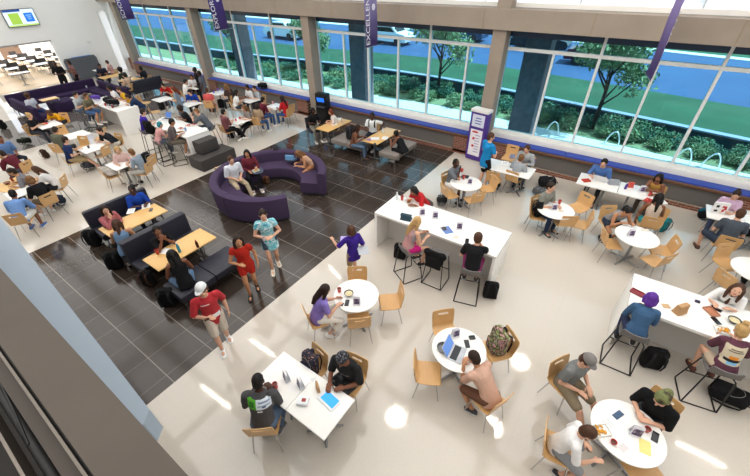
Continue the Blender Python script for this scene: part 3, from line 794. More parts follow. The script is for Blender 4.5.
# ------------------------------------------------------------------ people
SK = {'l': skin('#d8a78c'), 't': skin('#b98461'), 'b': skin('#80513a'), 'd': skin('#4d3023')}
LIPC = {'l': '#b5655a', 't': '#94524a', 'b': '#63352d', 'd': '#432522'}
HAIRC = {'blk': '#15110f', 'dbr': '#2a1b13', 'br': '#4b3020', 'lbr': '#7a5534', 'bl': '#b99562', 'gry': '#8f8a86', 'aub': '#6b3420', 'pur': '#5a2d8f', 'teal': '#2c7f8a'}
_sh = {}
def shared(key, f):
    if key not in _sh: _sh[key] = f()
    return _sh[key]
def mesh_of(bm, mats):
    bmesh.ops.recalc_face_normals(bm, faces=bm.faces)
    me = bpy.data.meshes.new('shared'); bm.to_mesh(me); bm.free(); me.shade_smooth()
    for m in mats: me.materials.append(m)
    return me
def eye_mesh():
    bm = B(); ell(bm, (0, 0, 0), (.0125, .0105, .009), u=12, v=8); n = len(bm.faces)
    ell(bm, (0, .0078, 0), (.0068, .004, .0075), u=10, v=6)
    bm.faces.ensure_lookup_table()
    for i in range(n, len(bm.faces)): bm.faces[i].material_index = 1
    return mesh_of(bm, [mat('#c4b9b0', .3), mat('#20140f', .2)])
def lip_mesh(k):
    bm = B(); ell(bm, (0, 0, .003), (.023, .008, .005)); ell(bm, (0, .001, -.004), (.019, .008, .006)); return mesh_of(bm, [mat(LIPC[k], .5)])
def shoe_mesh(c, sole):
    bm = B(); rings = []
    for y, w, h in ((-.085, .022, .05), (-.075, .034, .075), (-.04, .04, .085), (.0, .04, .088), (.04, .043, .068), (.09, .047, .05), (.13, .044, .042), (.16, .032, .034), (.172, .014, .02)):
        rings.append([V((w*math.cos(a), y, -.078+max(0, h*.5+h*.5*math.sin(a)*(1 if math.sin(a) > 0 else 1.0)))) for a in [2*PI*k/14 for k in range(14)]])
    ringloft(bm, rings); n = len(bm.faces)
    rings = [[V((x*f, y, z)) for x, y in [(w*sgn, yy) for sgn, seq in ((1, 1), (-1, -1)) for yy, w in ([(-.085, .02), (-.06, .037), (.03, .041), (.1, .049), (.15, .04), (.176, .012)][::seq])]] for z, f in ((-.08, 1.0), (-.06, 1.03))]
    ringloft(bm, rings)
    bm.faces.ensure_lookup_table()
    for i in range(n, len(bm.faces)): bm.faces[i].material_index = 1
    return mesh_of(bm, [mat(c, .7), mat(sole, .7)])
def child(name, me, par, M):
    o = bpy.data.objects.new(name, me); COL.objects.link(o); o.parent = par; o.matrix_local = M; return o
def ik(a, b, l1, l2, hint):
    """middle joint of a two-bone limb from a towards b; b is pulled in when out of reach"""
    d = b-a; L = d.length; mx = (l1+l2)*.995
    if L > mx: b = a+d*(mx/L); d = b-a; L = mx
    L = max(L, abs(l1-l2)+.02); dn = d.normalized()
    x = (l1*l1-l2*l2+L*L)/(2*L); h = math.sqrt(max(0, l1*l1-x*x))
    hv = (hint-dn*hint.dot(dn))
    hv = hv.normalized() if hv.length > 1e-5 else V((1, 0, 0))
    return a+dn*x+hv*h, b
def oval(c, d, wx, wy, n=14, yaw=0.0):
    xa = V((math.cos(yaw), math.sin(yaw), 0)); ya = d.cross(xa).normalized()*1.0
    xa = ya.cross(d).normalized()
    return [c + xa*(wx*math.cos(2*PI*k/n)) + ya*(wy*math.sin(2*PI*k/n)) for k in range(n)]
ALLP = []
def person(label, px, face, pose='sit', h=1.72, sk='l', top=('#888888', 'short'), low=('#2b3040', 'long'), hair=('short', 'br'), arms=('table', 'table'),
           lean=12, head=20, yaw=0, legs='fwd', seat=None, shoe='#e6e3de', f=False, hat=None, zt=None, chair=None, group=None, tw=0, face_on=True, dz=0.0, hold=None):
    s = h/1.72
    a = math.radians(lean); hp = math.radians(head)
    sz = {'sit': .45, 'bar': .76, 'sofa': .43}.get(pose)
    if seat: sz = seat
    hz = (.925*s if pose in ('stand', 'walk', 'stroll') else sz+.105)
    hip = V((0, 0, hz))
    d = V((0, math.sin(a), math.cos(a))); d2 = V((0, math.sin(a*1.35), math.cos(a*1.35)))
    waist = hip+d*.17*s; chest = waist+d2*.19*s; nb = chest+d2*.145*s
    ht = a*.8+hp*.35
    dn = V((0, math.sin(ht), math.cos(ht)))
    hc = nb+dn*.155*s
    MH = Matrix.Translation(hc) @ Matrix.Rotation(math.radians(yaw), 4, 'Z') @ Matrix.Rotation(-hp, 4, 'X') @ Matrix.Scale(s**.5, 4)
    # where it stands: the head is where the photograph shows it
    H = at(px[0], px[1], hc.z+dz)
    if isinstance(face, (tuple, list)):
        q = V((face[0], face[1], 0)) if len(face) == 2 else at(face[0], face[1], face[2])
        ang = math.atan2(q.y-H.y, q.x-H.x)
    else: ang = math.radians(face)
    rz = ang-PI/2
    fw = V((math.cos(ang), math.sin(ang), 0))
    rootp = H-fw*hc.y; rootp.z = dz
    dist = math.sqrt(rootp.x**2+rootp.y**2)
    lod = 0 if dist < 7.0 else (1 if dist < 12.5 else 2)
    vox = (.0085, .0115, .016)[lod]; cvox = (.012, .015, .02)[lod]
    t = thing('person', label, 'person', rootp, rz, group)
    ALLP.append((label, tuple(round(x, 2) for x in rootp)))
    SKM = SK[sk]
    shw = (.165 if f else .188)*s; hpw = .092*s
    # torso
    def torso(g, low_ext=0.0, up=True):
        R = []
        if low_ext: R.append(oval(hip-d*(.09+low_ext)*s, d, (.165+g)*s if f else (.155+g)*s, .115*s+g))
        R += [oval(hip-d*.09*s, d, (.12 if not low_ext else .165)*s+g, (.085 if not low_ext else .115)*s+g), oval(hip-d*.02*s, d, (.172 if f else .16)*s+g, .118*s+g), oval(hip+d*.07*s, d, .152*s+g, .11*s+g),
              oval(waist, d, (.122 if f else .138)*s+g, .098*s+g), oval((waist+chest)/2, d2, .146*s+g, .11*s+g), oval(chest, d2, (.152 if f else .168)*s+g, (.122 if f else .118)*s+g),
              oval(chest+d2*.075*s, d2, (.15 if f else .17)*s+g, .1*s+g), oval(nb-d2*.035*s, d2, .11*s+g, .075*s+g)]
        if up: R.append(oval(nb+d2*.012*s, d2, .062*s+g*.6, .06*s+g*.6))
        return R
    bm = B(); ringloft(bm, torso(0))
    cap_tube(bm, [nb-d2*.04*s, nb+dn*.05*s, hc-dn*.05*s], [.058*s, .053*s, .055*s])
    hb = B()
    ell(hb, (0, -.004, .022), (.075, .095, .098)); ell(hb, (0, .022, -.052), (.056, .066, .066)); ell(hb, (0, .045, -.085), (.032, .04, .03))
    tube(hb, [(0, .085, .022), (0, .103, -.008), (0, .108, -.024)], [.008, .013, .016], 8); ell(hb, (0, .102, -.024), (.019, .014, .011))
    for sx in (-1, 1): ell(hb, (sx*.079, -.004, -.004), (.011, .02, .031)); ell(hb, (sx*.03, .078, .028), (.024, .014, .01)); ell(hb, (sx*.045, .055, -.03), (.022, .025, .025))
    bmesh.ops.transform(hb, matrix=MH, verts=hb.verts)
    tmp = bpy.data.meshes.new('t'); hb.to_mesh(tmp); hb.free(); bm.from_mesh(tmp); bpy.data.meshes.remove(tmp)
    # arms
    armj = []
    for si, sx in enumerate((-1, 1)):
        S = nb-d2*.055*s+V((sx*shw, 0, 0))
        am = arms[si]; tz = zt if zt else (1.05 if pose == 'bar' else .745)
        hint = V((sx*.45, -.5, -.8)); hd = None; pn = V((0, 0, -1))
        if am == 'table': W = V((sx*.15, max(.36, nb.y+.2), tz+.05)); hd = V((-sx*.35, .9, -.15))
        elif am == 'tablein': W = V((sx*.1, max(.33, nb.y+.18), tz+.05)); hd = V((-sx*.9, .45, -.1))
        elif am == 'lap': W = V((sx*.1, .27, hip.z+.15)); hd = V((-sx*.35, .85, -.25))
        elif am == 'phone': W = V((sx*.08, nb.y+.27, nb.z-.26)); hd = V((-sx*.35, .6, .45)); pn = V((-sx*.9, -.2, .1))
        elif am == 'eat': W = hc+V((sx*.06, .2, -.15)); hd = V((-sx*.5, -.15, .55)); pn = V((0, -1, .2)); hint = V((sx*.6, -.1, -1))
        elif am == 'chin': W = hc+V((sx*.045, .13, -.2)); hd = V((-sx*.1, .0, 1)); pn = V((0, -1, 0)); hint = V((sx*.6, .3, -1))
        elif am == 'side': W = V((sx*(.26*s), .03, hz-.03)); hd = V((0, .12, -1)); pn = V((-sx, 0, 0)); hint = V((sx*.3, -1, 0))
        elif am == 'swingf': W = V((sx*.24*s, .26, hz+.08)); hd = V((0, .6, -.7)); pn = V((-sx, 0, 0)); hint = V((sx*.3, -1, -.2))
        elif am == 'swingb': W = V((sx*.27*s, -.2, hz+.02)); hd = V((0, -.3, -1)); pn = V((-sx, 0, 0)); hint = V((sx*.3, -1, 0))
        elif am == 'belly': W = V((sx*.1, .26, hz+.2)); hd = V((-sx*.75, .5, .1)); pn = V((0, -.3, -1)); hint = V((sx*.8, -.6, -.4))
        elif am == 'hipout': W = V((sx*.3, .12, hz+.1)); hd = V((sx*.1, .6, -.6)); pn = V((-sx, 0, 0)); hint = V((sx*.6, -1, 0))
        elif am == 'fold': W = V((-sx*.06, .24+a*.3, chest.z-.04)); hd = V((-sx, .1, .05)); pn = V((0, -1, 0)); hint = V((sx, .3, -.6))
        elif am == 'rest': W = V((sx*.34, .05+nb.y*.4, hip.z+.22)); hd = V((sx*.2, .9, -.2)); hint = V((sx*.7, -.7, -.2))
        else: W = V(am); W.x = abs(W.x)*(1 if W.x > 0 else -1); hd = V((-sx*.3, .8, -.2))
        E, W = ik(S, W, .285*s, .25*s, hint)
        armj.append((S, E, W))
        cap_tube(bm, [S, S+(E-S)*.5, E, E+(W-E)*.35, W], [.052*s, .045*s, .037*s, .039*s, .026*s])
        ell(bm, S+V((-sx*.03, 0, .0)), (.07*s, .058*s, .058*s))
        # hand
        fd = (W-E).normalized(); hd = (hd.normalized()*.75+fd*.5).normalized()
        n_ = (pn-hd*pn.dot(hd)); n_ = n_.normalized() if n_.length > .05 else hd.orthogonal().normalized()
        th = hd.cross(n_)*(1 if sx > 0 else -1)
        R3 = Matrix((th, hd, n_)).transposed()
        k = s
        ell(bm, W+hd*.048*k, (.042*k, .056*k, .017*k), R3)
        for fi, (o, L) in enumerate(((.031, .07), (.0105, .08), (-.0105, .074), (-.031, .058))):
            r0 = W+hd*(.088 if fi in (1, 2) else .08)*k+th*o*k; sp = th*(o*.25)
            p1 = r0+(hd+n_*.25).normalized()*L*.5*k+sp*.3; p2 = p1+(hd*.75+n_*.75).normalized()*L*.5*k
            tube(bm, [r0-hd*.02*k, r0, p1, p2], [.0095*k, .0095*k, .009*k, .0075*k], 8); ell(bm, p2, (.0078*k,)*3, u=8, v=5)
        r0 = W+hd*.025*k+th*.028*k; p1 = r0+(hd*.6+th*.75+n_*.25).normalized()*.04*k; p2 = p1+(hd*.9+th*.2+n_*.45).normalized()*.032*k
        tube(bm, [W+hd*.015*k, r0, p1, p2], [.014*k, .014*k, .011*k, .0085*k], 8); ell(bm, p2, (.009*k,)*3, u=8, v=5)
    # legs
    legj = []
    for si, sx in enumerate((-1, 1)):
        J = hip+V((sx*hpw, 0, -.015)); ft = .0; pitch = 0.0; kh = V((sx*.12, 1, .3))
        if pose == 'stand': A = V((sx*.11, .0+(.03 if sx > 0 else -.03), .082))
        elif pose == 'stroll':
            A = V((sx*.085, .13, .082)) if sx > 0 else V((sx*.085, -.12, .1)); pitch = 0 if sx > 0 else -.25; kh = V((0, 1, .1))
        elif pose == 'walk':
            A = V((sx*.08, .26, .085)) if sx > 0 else V((sx*.08, -.28, .15)); pitch = 0 if sx > 0 else -.6; kh = V((0, 1, .1))
        elif pose == 'bar': A = V((sx*.13, .3, .40)); kh = V((sx*.2, 1, .5))
        else:
            A = V((sx*.13, .44, .082)); kh = V((sx*.15, .6, 1))
            if legs == 'back': A = V((sx*.14, .16, .10)); pitch = -.4
            elif legs == 'out': A = V((sx*.16, .66, .082))
            elif legs == 'wide': A = V((sx*.28, .42, .082)); kh = V((sx*.7, .5, 1))
            elif legs == 'cross':
                A = V((.1, .62, .082)) if sx < 0 else V((-.08, .5, .15))
            elif legs == 'up': A = V((sx*.12, .5, sz+.1)); kh = V((sx*.2, .2, 1))
            elif legs == 'sider': A = V((.22+sx*.07, .40, .082))
            elif legs == 'side': A = V((-.2+sx*.07, .40, .082)); 
        K, A = ik(J, A, .435*s, .425*s, kh)
        legj.append((J, K, A, pitch))
        cap_tube(bm, [J, J+(K-J)*.45, K, K+(A-K)*.3, A], [(.088 if f else .085)*s, .07*s, .052*s, .052*s, .034*s])
        fy = Matrix.Rotation(-.12*sx, 3, 'Z') @ Matrix.Rotation(pitch, 3, 'X')
        ell(bm, A+fy @ V((0, .05, -.045)), (.038*s, .105*s, .03*s), fy)
        ell(bm, A+fy @ V((0, -.03, -.03)), (.032*s, .035*s, .045*s), fy)
        sd, sole = shoe if isinstance(shoe, tuple) else (shoe, '#f0eeea')
        if sd: child('shoe', shared(('shoe', sd, sole), lambda: shoe_mesh(sd, sole)), t, Matrix.Translation(A) @ fy.to_4x4() @ Matrix.Diagonal((s*1.12, s*1.08, s*1.1, 1)))
    obj('body', bm, SKM, t, voxel=vox, it=2)
    # top
    tc, sl = top[0], top[1]
    tm = tc if not isinstance(tc, str) else fab(tc)
    bm = B(); g = .014
    hem = .1 if pose in ('stand', 'walk', 'stroll') else .02
    if sl == 'dress': hem = .02
    ringloft(bm, torso(g, hem, up=(sl not in ('tank', 'strap'))))
    for (S, E, W), sx in zip(armj, (-1, 1)):
        if sl in ('tank', 'strap'): ell(bm, S+V((-sx*.07, 0, -.0)), (.045*s, .062*s, .06*s)); continue
        ell(bm, S+V((-sx*.03, 0, .0)), (.084*s, .07*s, .068*s))
        e = S+(E-S)*{'short': .72, 'half': .98, 'long': 1.0, 'dress': .45, 'cap': .35}[sl]
        pts = [S, S+(e-S)*.5, e]; rs = [.066*s, .066*s, (.064 if sl != 'long' else .052)*s]
        if sl == 'long': w2 = E+(W-E)*.92; pts += [E+(w2-E)*.5, w2]; rs += [.047*s, .038*s]
        cap_tube(bm, pts, rs) if sl == 'long' else (tube(bm, pts, rs, 12), ell(bm, S, (.066*s,)*3))
    if sl == 'dress' and pose in ('stand', 'walk', 'stroll'):
        ringloft(bm, [oval(hip+V((0, 0, .05)), V((0, 0, 1)), .165*s, .125*s), oval(hip-V((0, 0, .08)), V((0, 0, 1)), .19*s, .15*s), oval(hip-V((0, 0, .28*s)), V((0, 0, 1)), .2*s, .17*s)])
    obj('dress' if sl == 'dress' else {'tank': 'tank_top', 'long': 'long_sleeved_top'}.get(sl, 'shirt'), bm, tm, t, voxel=cvox, it=4)
    # trousers
    lc, ll = low
    if ll != 'none':
        bm = B(); g = .011
        ringloft(bm, [oval(hip-d*.1*s, d, .125*s+g, .09*s+g), oval(hip-d*.02*s, d, (.174 if f else .164)*s+g, .12*s+g), oval(hip+d*.08*s, d, .152*s+g, .11*s+g)])
        for J, K, A, pt in legj:
            if ll == 'long':
                e = K+(A-K)*.93; cap_tube(bm, [J, J+(K-J)*.5, K, K+(A-K)*.35, e], [.099*s, .085*s, .067*s, .063*s, .05*s])
            elif ll == 'capri': e = K+(A-K)*.5; cap_tube(bm, [J, J+(K-J)*.5, K, e], [.097*s, .083*s, .064*s, .06*s])
            elif ll == 'short': e = J+(K-J)*.88; cap_tube(bm, [J, J+(K-J)*.5, e], [.1*s, .092*s, .08*s])
            else: e = J+(K-J)*.45; cap_tube(bm, [J, e], [.1*s, .092*s])
        obj({'long': 'trousers', 'capri': 'trousers', 'short': 'shorts', 'mini': 'shorts', 'skirt': 'skirt'}[ll], bm, lc if not isinstance(lc, str) else fab(lc), t, voxel=cvox, it=3)
    # hair
    st, hcol = hair
    if st != 'bald':
        bm = B()
        q = {'buzz': 0.0, 'curly': .025, 'afro': .045}.get(st, .008)
        if st == 'thin': ell(bm, (0, -.03, .0), (.08, .075, .075))
        else:
            ell(bm, (0, -.018, .035), (.081+q, .092+q, .093+q)); ell(bm, (0, -.04, -.02), (.074+q*.8, .066+q*.6, .075+q*.6))
        if st in ('long', 'wavy', 'braids'):
            z = -.34 if st != 'wavy' else -.28
            tube(bm, [(0, -.05, .03), (0, -.078, -.06), (0, -.105, -.18), (0, -.1, z)], [.085, .08, .08, .055], 12, flat=.5)
            for sx in (-1, 1): tube(bm, [(sx*.05, .0, .09), (sx*.083, .0, .01), (sx*.088, -.01, -.1), (sx*.085, .01, -.22)], [.03, .032, .034, .02], 8)
            if st == 'braids':
                for k in range(7): tube(bm, [(-.09+.03*k, -.1, -.05), (-.1+.033*k, -.13, -.2), (-.1+.033*k, -.12, -.4)], .016, 7)
        if st == 'bob':
            for sx in (-1, 1): tube(bm, [(sx*.05, .0, .09), (sx*.085, -.0, .0), (sx*.08, .0, -.1)], [.03, .036, .026], 8)
            ell(bm, (0, -.055, -.06), (.085, .055, .075))
        if st == 'bun': ell(bm, (0, -.1, .085), (.048, .045, .045))
        if st == 'topbun': ell(bm, (0, -.04, .15), (.05, .05, .045))
        if st == 'pony': tube(bm, [(0, -.09, .06), (0, -.14, .04), (0, -.15, -.06), (0, -.12, -.2)], [.028, .036, .034, .012], 10)
        if st == 'curly' or st == 'afro':
            random.seed(len(label))
            for k in range(40):
                v = V((random.gauss(0, 1), random.gauss(0, 1)-.35, abs(random.gauss(0, 1))*.9-.1)).normalized()
                if v.y > .55 and v.z < .4: continue
                ell(bm, V((0, -.02, .03))+V((v.x*(.083+q), v.y*(.092+q), v.z*(.095+q))), (.022,)*3, u=8, v=6)
        bmesh.ops.transform(bm, matrix=MH, verts=bm.verts)
        obj('hair', bm, mat(HAIRC[hcol], .6, 0, .35, 60, .5, .3), t, voxel=(.009, .012, .016)[lod], it=2)
    if hat:
        hc1, mode = hat
        bm = B()
        prof = [(.09*math.cos(x), .1*math.sin(x)) for x in [PI/2*k/8 for k in range(8)]]+[(.004, .1)]
        lathe(bm, [(r_, z_+.035) for r_, z_ in prof], (0, -.012, .028), 24, (1, 1.1))
        ell(bm, (0, -.012, .165), (.009,)*3)
        sg = -1 if mode == 'back' else 1
        if mode != 'none':
            rings = []
            for k in range(9):
                aa = PI*(k/8)*.8+.1*PI; x = .078*math.cos(aa); y = sg*(.082*math.sin(aa))-.012; L = .075*math.sin(aa)
                rings.append([V((x, y, .066)), V((x*1.02, y+sg*L, .052)), V((x*1.02, y+sg*L, .047)), V((x, y, .058))])
            ringloft(bm, rings)
        bmesh.ops.transform(bm, matrix=MH, verts=bm.verts)
        obj('cap', bm, hc1 if not isinstance(hc1, str) else mat(hc1, .85, 0, .1, 25, .1), t)
    if face_on and lod < 2:
        for sx in (-1, 1): child('eye', shared('eye', eye_mesh), t, MH @ Matrix.Translation((sx*.031, .083, .012)))
        child('mouth', shared('lip'+sk, lambda: lip_mesh(sk)), t, MH @ Matrix.Translation((0, .083, -.056)))
    if chair:
        kind, lab, grp = chair
        p = rootp+fw*.03
        if kind == 'chair': place('chair', build_chair, (p.x, p.y, 0), rz, lab, 'light wooden cafe chairs')
        elif kind == 'stool': place('stool', build_stool, (p.x, p.y, 0), rz, lab, 'black-framed bar stools')
    if hold:
        Wd = armj[1][2]; M = Matrix.Translation(rootp) @ Matrix.Rotation(rz, 4, 'Z')
        hold(M @ (Wd+V((0, .07, .03))), rz)
    t['root_z'] = rz
    del t['root_z']
    return t, rootp, rz
def chair_at(px, py, face, label, z=.45, jit=0):
    p = at(px, py, z)
    if isinstance(face, (tuple, list)):
        q = V((face[0], face[1], 0)) if len(face) == 2 else at(face[0], face[1], face[2])
        ang = math.atan2(q.y-p.y, q.x-p.x)
    else: ang = math.radians(face)
    return place('chair', build_chair, (p.x, p.y, 0), ang-PI/2, label, 'light wooden cafe chairs'), p, ang-PI/2
def stool_xy(x, y, deg, label):
    return place('stool', build_stool, (x, y, 0), math.radians(deg)-PI/2, label, 'black-framed bar stools')
# ================================================================== the place, laid out
def rtab(x, y, r, label): return place('rt%.2f' % r, build_round(r), (x, y, 0), .3, label, 'round white tables')
def qtab(x, y, w, d, label, group='white rectangular tables', m=None, two=False): return place('qt%.2f%.2f%s%s' % (w, d, m.name if m else '', two), build_rect(w, d, m, two), (x, y, 0), 0, label, group)
CH = lambda lab: ('chair', 'light wooden chair '+lab, None)
ST = lambda lab: ('stool', 'black-framed grey bar stool '+lab, None)

def hold_cup(c, label):
    def f(P, rz):
        o = cup(375, 300, c, label, h=.1); o.location = P + V((0, 0, -.05)); o['group'] = 'things held in hands'
    return f
def hold_phone(label):
    def f(P, rz):
        o = phone(375, 300, label, rz, colr='#4a3626'); o.location = P; o.rotation_euler = (.5, 0, rz); o['group'] = 'things held in hands'
    return f
# ---------------- pair of square tables in front
qtab(-2.965, 1.69, .735, .68, 'left one of the two joined white square tables in front, with two table cards')
qtab(-2.225, 1.69, .735, .68, 'right one of the two joined white square tables in front, with blue tablet')
jk = print_material('#4a494b', [(-.155, -.03, .90, 1.03, 'back', '#5cb531'), (-.125, -.06, .93, 1.0, 'back', '#2f7d22'), (-.03, .17, .90, 1.03, 'back', '#dfe8f2'),
                                (.0, .15, .985, 1.005, 'back', '#8a9ab5'), (-.01, .15, .945, .96, 'back', '#8a9ab5'), (.05, .1, .92, .945, 'back', '#54678f'), (-.02, .05, .86, .88, 'back', '#e8e8e8')])
person('person in dark grey jacket with green and white print, seated at joined tables', (258, 381), 128, sk='d', top=(jk, 'long'), low=('#5b6f8a', 'long'), hair=('buzz', 'blk'), arms=('table', 'tablein'), lean=18, head=22, legs='back', shoe=('#6d6d72', '#d8d8d8'),
       chair=CH('under the person in the dark grey printed jacket'), h=1.8)
bt = print_material('#161618', [(-.09, .07, .87, .885, 'front', '#d9d9d9')])
person('person in black t-shirt and patterned black cap facing the blue tablet', (343, 359), 277, sk='b', top=(bt, 'half'), low=(pattern_material(['#141416', '#2a2a2e', '#6b6b70'], 12), 'short'), hair=('buzz', 'blk'), arms=('tablein', 'table'), lean=10, head=26, legs='sider', shoe=('#17171a', '#222226'),
       hat=(pattern_material(['#18181b', '#25252a', '#80808a'], 40), 'none'), chair=CH('under the person in the black cap'), h=1.8)
_, cp, cz = chair_at(311, 371, (-2.95, 1.6), 'light wooden chair holding a dark flecked backpack beside the joined square tables')
PK = pack(311, 371, cz, 'dark blue flecked backpack sitting on a chair by the joined square tables', '#20222e', '#2c2f40', z=.47, tilt=.1, group='backpacks on chairs')
for ch in KIDS[PK.name]:
    if ch.name.startswith('pack_body'): ch.data.materials[0] = pattern_material(['#171923', '#1d2030', '#23263a', '#1b1d2a', '#c08a6a'], 45)
caddy(287, 379, 'table card beside the red cup on the left joined table', rz=-.4)
caddy(301, 386, 'table card near the middle seam of the joined tables', rz=-.4)
cup(276, 388, '#b8322a', 'red drink cup on the left joined table', lid=None)
paper(268, 383, 'crumpled white wrapper in front of the person in dark grey jacket', .4, w=.16, d=.12, lines=False)
simple('tablet', 'tablet', 'tablet with bright blue screen in white case lying on the right joined table', 329, 400, .745, [('tablet_case', bx((0, 0, .008), (.32, .2, .016), None, .004), plas('#eef0f2')), ('tablet_screen', bx((.01, .01, .0165), (.25, .15, .002)), emit('#2a92d6', .75))], -.12)
bag(318, 389, 'small flat brown paper bag beside the blue tablet', w=.13, d=.05, h=.12, rz=-.6)
bm = B(); box(bm, (0, 0, .03), (.17, .13, .06), None, .015)
simple('takeout_box', 'box', 'clear white takeout box on the right joined table', 303, 402, .745, [('box_body', bm, mat('#e9ecee', .15)), ('food', bx((.02, 0, .062), (.06, .05, .01), None, .004), mat('#a03a2c', .6))], .5, None)
paper(313, 380, 'white card with dark print behind the brown paper bag', -.6, w=.09, d=.12)

# ---------------- round table with person in lavender
R1 = (-3.11, 3.71); rtab(*R1, .435, 'round white table with red cup, bowl and table card, beside person in lavender')
person('person in lavender t-shirt with long dark hair looking at phone at round table', (325, 290), R1, sk='l', top=('#8a78c4', 'short'), low=('#e8e2d8', 'capri'), hair=('long', 'dbr'), arms=('phone', 'table'), lean=16, head=28, f=True, h=1.64, legs='back', chair=CH('under the person in lavender'), shoe='#f0eeea')
chair_at(390, 302, R1, 'empty light wooden chair at the right of the round table with the red cup')
chair_at(359, 321, R1, 'empty light wooden chair on the near side of the round table with the red cup')
chair_at(357.5, 288, R1, 'empty light wooden chair on the far side of the round table with the red cup')
cup(339.5, 292, '#c0312c', 'red paper cup on the round table beside the person in lavender', h=.1)
bowl(349, 295, 'dark-rimmed bowl of food on the round table beside the red cup'); caddy(357, 304, 'table card on the round table with the bowl'); phone(347, 303, 'phone by the hand of the person in lavender', .5)
paper(341, 304, 'small dark wrapper by the person in lavender', .2, w=.1, d=.08, colr='#3a4660', lines=False)

# ---------------- round table with the laptop
R2 = tuple(at(459, 348.6, .745))[:2]; rtab(*R2, .44, 'round white table with open laptop, grey basket and table card')
person('person in pale tan t-shirt bending over the open laptop at round table', (474, 358), (R2[0]-.1, R2[1]-.05), sk='t', top=('#c9a28e', 'short'), low=('#6b4a3a', 'short'), hair=('short', 'dbr'), arms=('tablein', 'tablein'), lean=36, head=40, legs='back', h=1.66, shoe=('#3a3a3e', '#d8d8d8'), chair=CH('under the person bending over the laptop'))
chair_at(446, 334, R2, 'empty light wooden chair on the far side of the table with the laptop')
chair_at(428, 373, (470, 378, .45), 'empty light wooden chair pulled out to the left of the table with the laptop')
_, cp, cz = chair_at(496, 350, R2, 'light wooden chair piled with a flowered bag beside the table with the laptop')
fb = place('flower_bag', build_pack('#201d20', '#2a2628', 1.15), (cp.x, cp.y, .465), cz, 'flowered dark and pink bag piled on a chair by the laptop table', 'backpacks on chairs')
for ch in KIDS[fb.name]:
    if ch.name.startswith(('pack_body', 'front_pocket')): ch.data.materials[0] = pattern_material(['#1a1618', '#c79a92', '#1d1a1c', '#7d8a4a', '#b8a49c'], 12)
laptop(457, 354, 'open silver laptop with blue screen on the round table', math.radians(95), scr='#5d83c4', glow=.6)
bm = B(); lathe(bm, [(.02, .0), (.09, .005), (.105, .06), (.098, .06), (.085, .012), (.002, .01)], n=24)
simple('mesh_basket', 'basket', 'round grey basket of cables behind the open laptop', 443, 349, .745, [('basket', bm, mat('#8b8d90', .6, .2, .2, 60))])
caddy(455, 336, 'table card behind the open laptop', rz=.9); phone(467, 344, 'black phone lying by the flowered bag side of the laptop table', .6); tray_thing(472, 338, 'small black case near the far rim of the laptop table', w=.09, d=.06, rz=.7)
paper(463, 360, 'small red and white wrapper beside the laptop keyboard', .8, w=.05, d=.12, colr='#d8a8a0', lines=False)

# ---------------- round table at the bottom right
R3 = tuple(at(627.7, 431, .745))[:2]; rtab(*R3, .45, 'round white table in front with food, papers and yellow napkin')
person('person in grey t-shirt and grey cap sitting at the near round table', (587, 361), R3, sk='l', top=('#7b7d7c', 'short'), low=('#8a7c66', 'short'), hair=('short', 'br'), arms=('lap', 'lap'), lean=8, head=24, legs='out', h=1.74, hat=('#7d7876', 'front'), shoe=('#6d6660', '#c8c4bc'), chair=CH('under the person in the grey cap'))
person('person in black t-shirt and olive cap leaning folded arms on the near round table', (662, 399), R3, sk='l', top=('#161719', 'half'), low=('#3a3d42', 'long'), hair=('short', 'br'), arms=('tablein', 'tablein'), lean=18, head=34, h=1.72, hat=(pattern_material(['#6d7448', '#7a8050', '#3a2f20'], 9), 'back'), legs='back', shoe=('#2a2a2c', '#d8d8d8'), chair=CH('under the person in the olive cap'))
person('person in white t-shirt with short brown hair eating at the near round table', (588, 433), 8, sk='l', top=('#ecebea', 'half'), low=('#8e8f92', 'short'), hair=('short', 'br'), arms=('lap', 'table'), lean=16, head=34, h=1.48, legs='back', shoe=('#2b2b2e', '#e8e8e8'), chair=CH('under the person in the white t-shirt'))
chair_at(645, 474, R3, 'light wooden chair tucked in at the front edge of the near round table')
phone(618, 415, 'blue-cased phone on the near round table', -.5, colr='#1f3f63', scr='#244a70'); phone(655, 437, 'black phone beside the yellow napkin', -.1)
paper(607, 424, 'open white papers beside the fried food', -.4, w=.2, d=.2); food(601, 431, 'fried food in white paper on the near round table', c='#d99a2c')
caddy(634, 434, 'table card beside the yellow napkin', rz=.2); cup(646, 431, '#b8463e', 'red and white cup beside the table card on near table', h=.07); paper(645, 447, 'pale yellow napkin on the near round table', .1, w=.13, d=.2, colr='#efe08e', lines=False)
cup(613, 443, '#c23a34', 'small red sauce cup on the near round table', h=.04); paper(623, 448, 'white wrapper with red marks on the near round table', -.5, w=.12, d=.16, colr='#f2e9e6')

